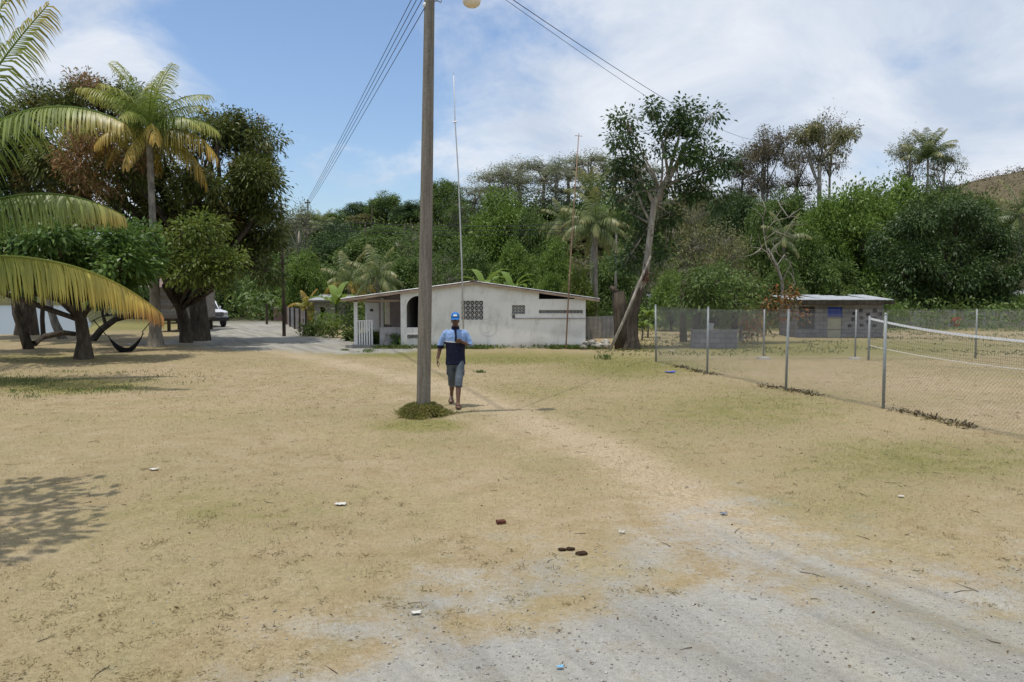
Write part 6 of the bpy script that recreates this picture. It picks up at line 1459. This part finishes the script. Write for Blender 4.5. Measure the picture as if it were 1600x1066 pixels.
for z_, r0 in ((1.545, .061), (1.495, .066)): R_.append([Vector((r0 * math.cos(a), (r0 * 1.05) * math.sin(a) - .004, z_ + .016 * math.sin(a))) for a in np.linspace(0, 2 * math.pi, 21)[:-1]])
m_.rings(R_, False); m_.build('collar', M['navy'], man, True)
m_ = MB(); m_.loft([(.012, -.150, 1.25), (.012, -.148, 1.34), (.010, -.128, 1.415), (.006, -.094, 1.475)], [(.018, .004)] * 4, n=8); m_.build('placket', M['navy'], man, True)
# shorts
M['shorts'] = simple('grey_shorts', (0.105, 0.125, 0.145), .9, .1, .35, 6, bump=.6)
B = MB(); B.loft([(0, 0, .98), (0, 0, .92), (0, 0, .84), (0, 0, .80)], [(.165, .125), (.175, .13), (.17, .13), (.12, .10)], n=20)
B.loft([(.085, 0, .90), (.085, -.03, .80), (.083, -.09, .66), (.069, -.17, .52), (.062, -.205, .43), (.060, -.22, .385)], [(.094, .115), (.094, .112), (.084, .098), (.074, .088), (.072, .084), (.075, .086)], n=14)
B.loft([(-.085, 0, .90), (-.085, .02, .80), (-.082, .06, .66), (-.071, .115, .52), (-.073, .175, .43), (-.075, .205, .385)], [(.098, .115), (.098, .112), (.088, .098), (.080, .088), (.076, .084), (.078, .086)], n=14)
sh_ = obj('shorts', ev_mesh(B, 'shorts', M['shorts'], .010, 3), man)
m_ = MB(); m_.loft([(-.148, .06, .70), (-.146, .07, .60)], [(.03, .055), (.03, .055)], n=8, sq=4); m_.build('pocket', M['shorts'], sh_)
m_ = MB(); m_.loft([(.150, -.085, .70), (.143, -.105, .60)], [(.03, .055), (.03, .055)], n=8, sq=4); m_.build('pocket', M['shorts'], sh_)
# cap
M['cap'] = simple('blue_cap', (0.035, 0.17, 0.46), .8, .2, .12, 12)
m_ = MB(); m_.loft([(0, -.035, 1.695), (0, -.035, 1.72), (0, -.033, 1.76), (0, -.03, 1.795), (0, -.028, 1.815), (0, -.028, 1.82)], [(.084, .108), (.084, .108), (.080, .102), (.062, .080), (.030, .040), (.008, .01)], n=22); cp_ = m_.build('cap', M['cap'], man, True)
m_ = MB(); vs_ = []
for z_ in (0, -.006):
    for i in range(9):
        for k in range(5):
            a = R(-155 + 130 * i / 8); f = k / 4; vs_.append((.083 * math.cos(a) * (1 + .02 * f), -.035 + .106 * math.sin(a) - f * .075 * math.sin(math.pi * i / 8) ** .6, 1.702 + z_ - f * .020 - .012 * abs(math.cos(a)) * f))
fs = [(i*5+k, i*5+k+1, i*5+k+6, i*5+k+5) for i in range(8) for k in range(4)]; fs += [tuple(45 + j for j in reversed(f)) for f in fs]; m_.add(vs_, fs); m_.build('brim', M['cap'], cp_, True)
m_ = MB(); m_.loft([(0, -.1425, 1.733), (0, -.139, 1.752), (0, -.133, 1.768)], [(.036, .004), (.038, .004), (.03, .004)], n=10, sq=4); m_.build('front_print', M['white_trim'], cp_, True)
M['sandal'] = simple('sandal', (.05, .03, .025), .8, .2)
for pts, nm in (([(.052, -.285, .012), (.054, -.35, .012), (.060, -.45, .012), (.064, -.56, .012)], 0), ([(-.088, .45, .115), (-.09, .395, .085), (-.094, .305, .03), (-.097, .21, .012)], 1)):
    m_ = MB(); m_.loft(pts, [(.034, .012), (.038, .012), (.050, .012), (.034, .012)], n=12, sq=3); sd_ = m_.build('sandal', M['sandal'], man, True)
    c_ = Vector(pts[2]); m_ = MB(); m_.tube([c_ + Vector((-.052, .03, .0)), c_ + Vector((-.035, .0, .05)), c_ + Vector((0, -.02, .062)), c_ + Vector((.035, .0, .05)), c_ + Vector((.052, .03, .0))], .010, 6); m_.build('strap', M['sandal'], sd_, True)

# ------------------------------------------------------------------ grass, gravel and litter on the near ground
rg = np.random.default_rng(123)
def visible_points(n, y0, y1, power):
    u = rg.random(n); yy_ = (y0 ** (1 - power) + u * (y1 ** (1 - power) - y0 ** (1 - power))) ** (1 / (1 - power)) if power != 1 else y0 * (y1 / y0) ** u
    return (rg.random(n) * 2 - 1) * (.70 * yy_ + .6), yy_
x_, y_ = visible_points(300000, 3.6, 27, .8)
g_, gr_, pl_ = zone_masks(x_, y_); nzv = fbm(x_ * 1.1, y_ * 1.1, 41); keep = (rg.random(len(x_)) > np.clip((g_ + (nzv - .47) * 1.3 - .30) / .3, 0, .97)) & (rg.random(len(x_)) > pl_ * .6) & (rg.random(len(x_)) < .35 + .9 * fbm(x_ * .8, y_ * .8, 17))
x_, y_, gr_ = x_[keep], y_[keep], gr_[keep]; n = len(x_); z_ = hz(x_, y_)
h = rg.uniform(.010, .034, n) * (1 + gr_ * .5) * np.interp(y_, [4, 20], [.85, 1.4]); w = np.interp(y_, [4, 12, 27], [.0028, .006, .014]) * rg.uniform(.7, 1.3, n); az = rg.uniform(0, 2 * np.pi, n); ln = rg.uniform(.4, 1.5, n)
base = np.stack([x_, y_, z_ - .002], 1); tip = base + np.stack([np.cos(az) * h * ln, np.sin(az) * h * ln, h * rg.uniform(.35, .9, n)], 1); sd = np.stack([-np.sin(az) * w / 2, np.cos(az) * w / 2, np.zeros(n)], 1)
col_d = np.array([[.38, .305, .17], [.32, .25, .13], [.44, .36, .22], [.27, .21, .11], [.34, .285, .14]])[rg.integers(0, 5, n)]; col_g = np.array([[.15, .16, .045], [.21, .20, .06], [.28, .24, .09], [.12, .13, .035]])[rg.integers(0, 4, n)]
isg = rg.random(n) < np.clip(gr_ * 1.25 - .12, 0.04, .92); colr = np.where(isg[:, None], col_g, col_d) * rg.uniform(.60, 1.25, (n, 1)); c4 = np.concatenate([colr, np.ones((n, 1))], 1)
t = NT('turf_blade'); M['turf'] = t.out(t.attr('tint', 'Color'), .9, .1)
me = np_mesh('turf', np.stack([base - sd, base + sd, tip], 1).reshape(-1, 3), None, M['turf'], False, {'tint': ('POINT', 'FLOAT_COLOR', np.repeat(c4, 3, 0))}, np.arange(3 * n).reshape(-1, 3))
obj('turf', me, label='short dry yellow turf with greener patches', kind='stuff')
# dry tussocks: small clumps of standing stalks
x_, y_ = visible_points(1500, 3.8, 22, .7); g_, gr_, pl_ = zone_masks(x_, y_); keep = (rg.random(len(x_)) > g_ * .75) & (fbm(x_ * .5, y_ * .5, 91) > .44); x_, y_ = np.repeat(x_[keep], 16), np.repeat(y_[keep], 16); n = len(x_)
x_ = x_ + rg.normal(size=n) * .035; y_ = y_ + rg.normal(size=n) * .035; p0 = np.stack([x_, y_, hz(x_, y_)], 1); d = nrm(rg.normal(size=(n, 3)) * np.array([1, 1, .3]) + np.array([0, 0, .55])); v, q = leaf_quads(p0, d, .042, .0075, rg, .25)
obj('dry_tussocks', np_mesh('dry_tussocks', v, q, leaf_mat('dry_stalk', [(.22, .175, .095), (.30, .24, .135), (.19, .175, .08), (.40, .33, .20), (.17, .13, .075)], .15, .9)), label='small dry tussocks standing out of the short turf', kind='stuff')
# the greener strip of longer grass under the palms at the left
xs_, ys_ = rg.uniform(-16, -7.5, 26000), rg.uniform(16.5, 22.5, 26000); qx_, qy_ = to_px(xs_, ys_); m2 = np.exp(-((qx_ - 80) / 150) ** 2 - ((qy_ - 602) / 20) ** 2); keep = rg.random(len(xs_)) < m2 * np.clip((fbm(xs_ * 1.3, ys_ * 1.6, 61) - .40) * 4, 0, .7)
xs_, ys_ = xs_[keep], ys_[keep]; n = len(xs_); p0 = np.stack([xs_, ys_, hz(xs_, ys_)], 1); d = nrm(rg.normal(size=(n, 3)) * .6 + np.array([0, 0, 1])); v, q = leaf_quads(p0, d, .11, .018, rg, .3)
obj('long_grass', np_mesh('long_grass', v, q, M['weed']), label='longer green grass in the shade beside the palms', kind='stuff')
# far rough grass in front of the block building and weeds round the field
n = 16000; xs_, ys_ = rg.uniform(3, 34, n), rg.uniform(27.5, 46, n); keep = fbm(xs_ * .45, ys_ * .7, 71) > .45; xs_, ys_ = xs_[keep], ys_[keep]; n = len(xs_); p0 = np.stack([xs_, ys_, hz(xs_, ys_)], 1); d = nrm(rg.normal(size=(n, 3)) * .7 + np.array([0, 0, .9])); v, q = leaf_quads(p0, d, .15, .04, rg, .3)
obj('rough_grass', np_mesh('rough_grass', v, q, leaf_mat('rough_grass', [(.08, .105, .03), (.13, .15, .05), (.2, .19, .08)], .3, .7)), label='rough green grass before the block building', kind='stuff')
# gravel
x_, y_ = visible_points(26000, 3.5, 13, 1.3); g_, gr_, pl_ = zone_masks(x_, y_); keep = rg.random(len(x_)) < np.clip((g_ + (fbm(x_ * 1.1, y_ * 1.1, 41) - .47) - .25) * 2, .05, 1); x_, y_ = x_[keep], y_[keep]; n = len(x_); z_ = hz(x_, y_)
s_ = .0028 + .0085 * rg.random(n) ** 4; octa = np.array([(1, 0, 0), (0, 1, 0), (-1, 0, 0), (0, -1, 0), (0, 0, .8), (0, 0, -.8)]); vv = octa[None] * s_[:, None, None] * rg.uniform(.6, 1.35, (n, 6, 1)); a = rg.uniform(0, 6.28, n); ca, sa = np.cos(a)[:, None], np.sin(a)[:, None]
vv = np.stack([vv[:, :, 0] * ca - vv[:, :, 1] * sa, vv[:, :, 0] * sa + vv[:, :, 1] * ca, vv[:, :, 2]], 2) + np.stack([x_, y_, z_ + s_ * .25], 1)[:, None, :]
ft = np.array([(0, 1, 4), (1, 2, 4), (2, 3, 4), (3, 0, 4), (1, 0, 5), (2, 1, 5), (3, 2, 5), (0, 3, 5)]); tr_ = (ft[None] + (np.arange(n) * 6)[:, None, None]).reshape(-1, 3)
t = NT('gravel_stone'); rnd = t.n.new('ShaderNodeNewGeometry').outputs['Random Per Island']; M['stone'] = t.out(t.ramp(rnd, [(0, (.21, .20, .18)), (.4, (.29, .28, .255)), (.8, (.36, .345, .31)), (1, (.50, .48, .45))]), .9, .15)
obj('gravel', np_mesh('gravel', vv.reshape(-1, 3), None, M['stone'], False, None, tr_), label='loose grey gravel on the bare track', kind='stuff')
# dead leaves and twigs
x_, y_ = visible_points(700, 3.9, 26, .6); n = len(x_); p0 = np.stack([x_, y_, hz(x_, y_) + .008], 1); d = nrm(rg.normal(size=(n, 3)) * np.array([1, 1, .25])); v, q = leaf_quads(p0, d, .030, .015, rg, -.1)
obj('dead_leaves', np_mesh('dead_leaves', v, q, leaf_mat('dead_leaf', [(.075, .045, .025), (.13, .08, .04), (.05, .035, .025), (.20, .12, .055)], .05, .9)), label='small dead brown leaves scattered over the dry ground', kind='stuff')
m_ = MB()
x_, y_ = visible_points(90, 4.5, 20, .6)
for a, b_ in zip(x_, y_):
    z_ = hz1(a, b_) + .006; l = random.uniform(.05, .20); an = random.uniform(0, 6.28); p = Vector((a, b_, z_)); e = Vector((math.cos(an), math.sin(an), 0)); sd_ = Vector((-e.y, e.x, 0)) * random.uniform(-.02, .02)
    m_.tube([p, p + e * l * .5 + sd_, p + e * l], [.003, .0026, .0012], 4)
m_.build('twigs', M['bark_dark'], label='small dark twigs scattered over the dry ground', kind='stuff')
def scrap(name, label, cat, px, py, w, mat, seed, flat=.25, group=None):
    w *= .68; g = G(px, py); th = thing(name, label, cat, (g.x, g.y, hz1(g.x, g.y))); rg_ = random.Random(seed); N = 5; vs_ = []
    for i in range(N):
        for k in range(N): vs_.append((w * (i / (N - 1) - .5) + rg_.uniform(-.1, .1) * w, w * .7 * (k / (N - 1) - .5) + rg_.uniform(-.1, .1) * w, .012 + w * flat * rg_.random() * (.3 + abs(i - 2) * .3)))
    m_ = MB(); m_.add(vs_, [(i*N+k, i*N+k+1, (i+1)*N+k+1, (i+1)*N+k) for i in range(N-1) for k in range(N-1)]); o = m_.build('sheet', mat, th); s_ = o.modifiers.new('thick', 'SOLIDIFY'); s_.thickness = .004; return th
PAPER = simple('paper', (.58, .56, .51), .8, .2, .2)
scrap('paper_scrap', 'crumpled white paper scrap on the dry grass nearest the dappled palm shade', 'litter', 241, 736, .15, PAPER, 1)
scrap('paper_scrap', 'torn white scrap lying on the grass straight below the pole mound', 'litter', 532, 789, .16, PAPER, 2, .1)
scrap('paper_scrap', 'small white crumpled scrap beside the dung', 'litter', 972, 833, .07, PAPER, 3, .6)
scrap('paper_scrap', 'thin white scrap alone on the grass below the near fence', 'litter', 1408, 779, .09, PAPER, 4, .1)
scrap('paper_scrap', 'pale scrap lying where the grass meets the gravel', 'litter', 650, 963, .09, PAPER, 5, .2)
scrap('plastic_scrap', 'blue plastic scrap on the ground at the foot of the near fence', 'litter', 1047, 583, .42, simple('blue_plastic', (.05, .08, .42), .5, .4, .1), 6, .15)
scrap('plastic_scrap', 'light blue plastic scrap on the gravel at the front', 'litter', 875, 1047, .05, simple('light_blue_plastic', (.22, .5, .72), .4, .4, .05), 7, .4)
scrap('plastic_scrap', 'grey crumpled wrapper at the top of the bare gravel track', 'litter', 1131, 803, .10, simple('grey_wrapper', (.20, .23, .28), .5, .4, .1), 8, .5)
scrap('paper_scrap', 'white scrap on the ground by the first fence posts', 'litter', 1036, 573, .16, PAPER, 9, .2)
scrap('paper_scrap', 'white scrap inside the fence under the low wall', 'litter', 1050, 548, .22, PAPER, 10, .25)
g = G(783, 821); bk = thing('brick_piece', 'broken dark reddish brown brick lying on the grass', 'brick', (g.x, g.y, hz1(g.x, g.y)), .3); m_ = MB(); m_.box((-.042, -.03, -.01), (.042, .03, .032)); m_.v = [(a + random.uniform(-.008, .008), b_ + random.uniform(-.008, .008), c_) for a, b_, c_ in m_.v]; bev(m_.build('chunk', simple('brick_brown', (.11, .045, .03), .9, .1, .3, 20), bk), .006)
dm = simple('dung', (.055, .035, .022), .95, .1, .3, 30, bump=.6)
for px, py, r_, lab in ((878, 862, .034, 'small dry dark dung crumb at the far end of a row'), (891, 861, .038, 'middle flat lump of dry dark dung'), (908, 868, .05, 'largest lump of dry dark dung on the grass')):
    g = G(px, py); d_ = thing('dung_lump', lab, 'dung', (g.x, g.y, hz1(g.x, g.y)), group='dry dung in a row')
    m_ = MB(); m_.ball((0, 0, .012), (r_, r_ * .7, r_ * .38), 10, 6); m_.ball((r_ * .6, .01, .008), (r_ * .55, r_ * .5, r_ * .3), 8, 5); m_.v = [(a + random.uniform(-.006, .006), b_ + random.uniform(-.006, .006), c_ + random.uniform(-.004, .006)) for a, b_, c_ in m_.v]; m_.build('lump', dm, d_, True)
for px, py, h_, lab in ((575, 551, .26, 'low dark tuft of grass on the gravel before the porch'), (945, 561, .30, 'lone green tuft on the lawn in front of the leaning pole'), (750, 583, .14, 'tiny green tuft on the lawn beside the walking man'), (540, 549, .14, 'tiny tuft on the village road edge')):
    g = G(px, py); th = thing('grass_tuft', lab, 'tuft', (g.x, g.y, hz1(g.x, g.y))); n = 90; p0 = rg.normal(size=(n, 3)) * np.array([h_ * .5, h_ * .4, 0]); d = nrm(rg.normal(size=(n, 3)) * .8 + np.array([0, 0, 1])); v, q = leaf_quads(p0, d, h_ * .8, .03, rg, .3); obj('foliage', np_mesh('foliage', v, q, M['weed']), th, kind='stuff')

# kinds that were never planted
for k, th in K.items():
    if k not in USED:
        for ch in list(th.children): bpy.data.objects.remove(ch)
        bpy.data.objects.remove(th)
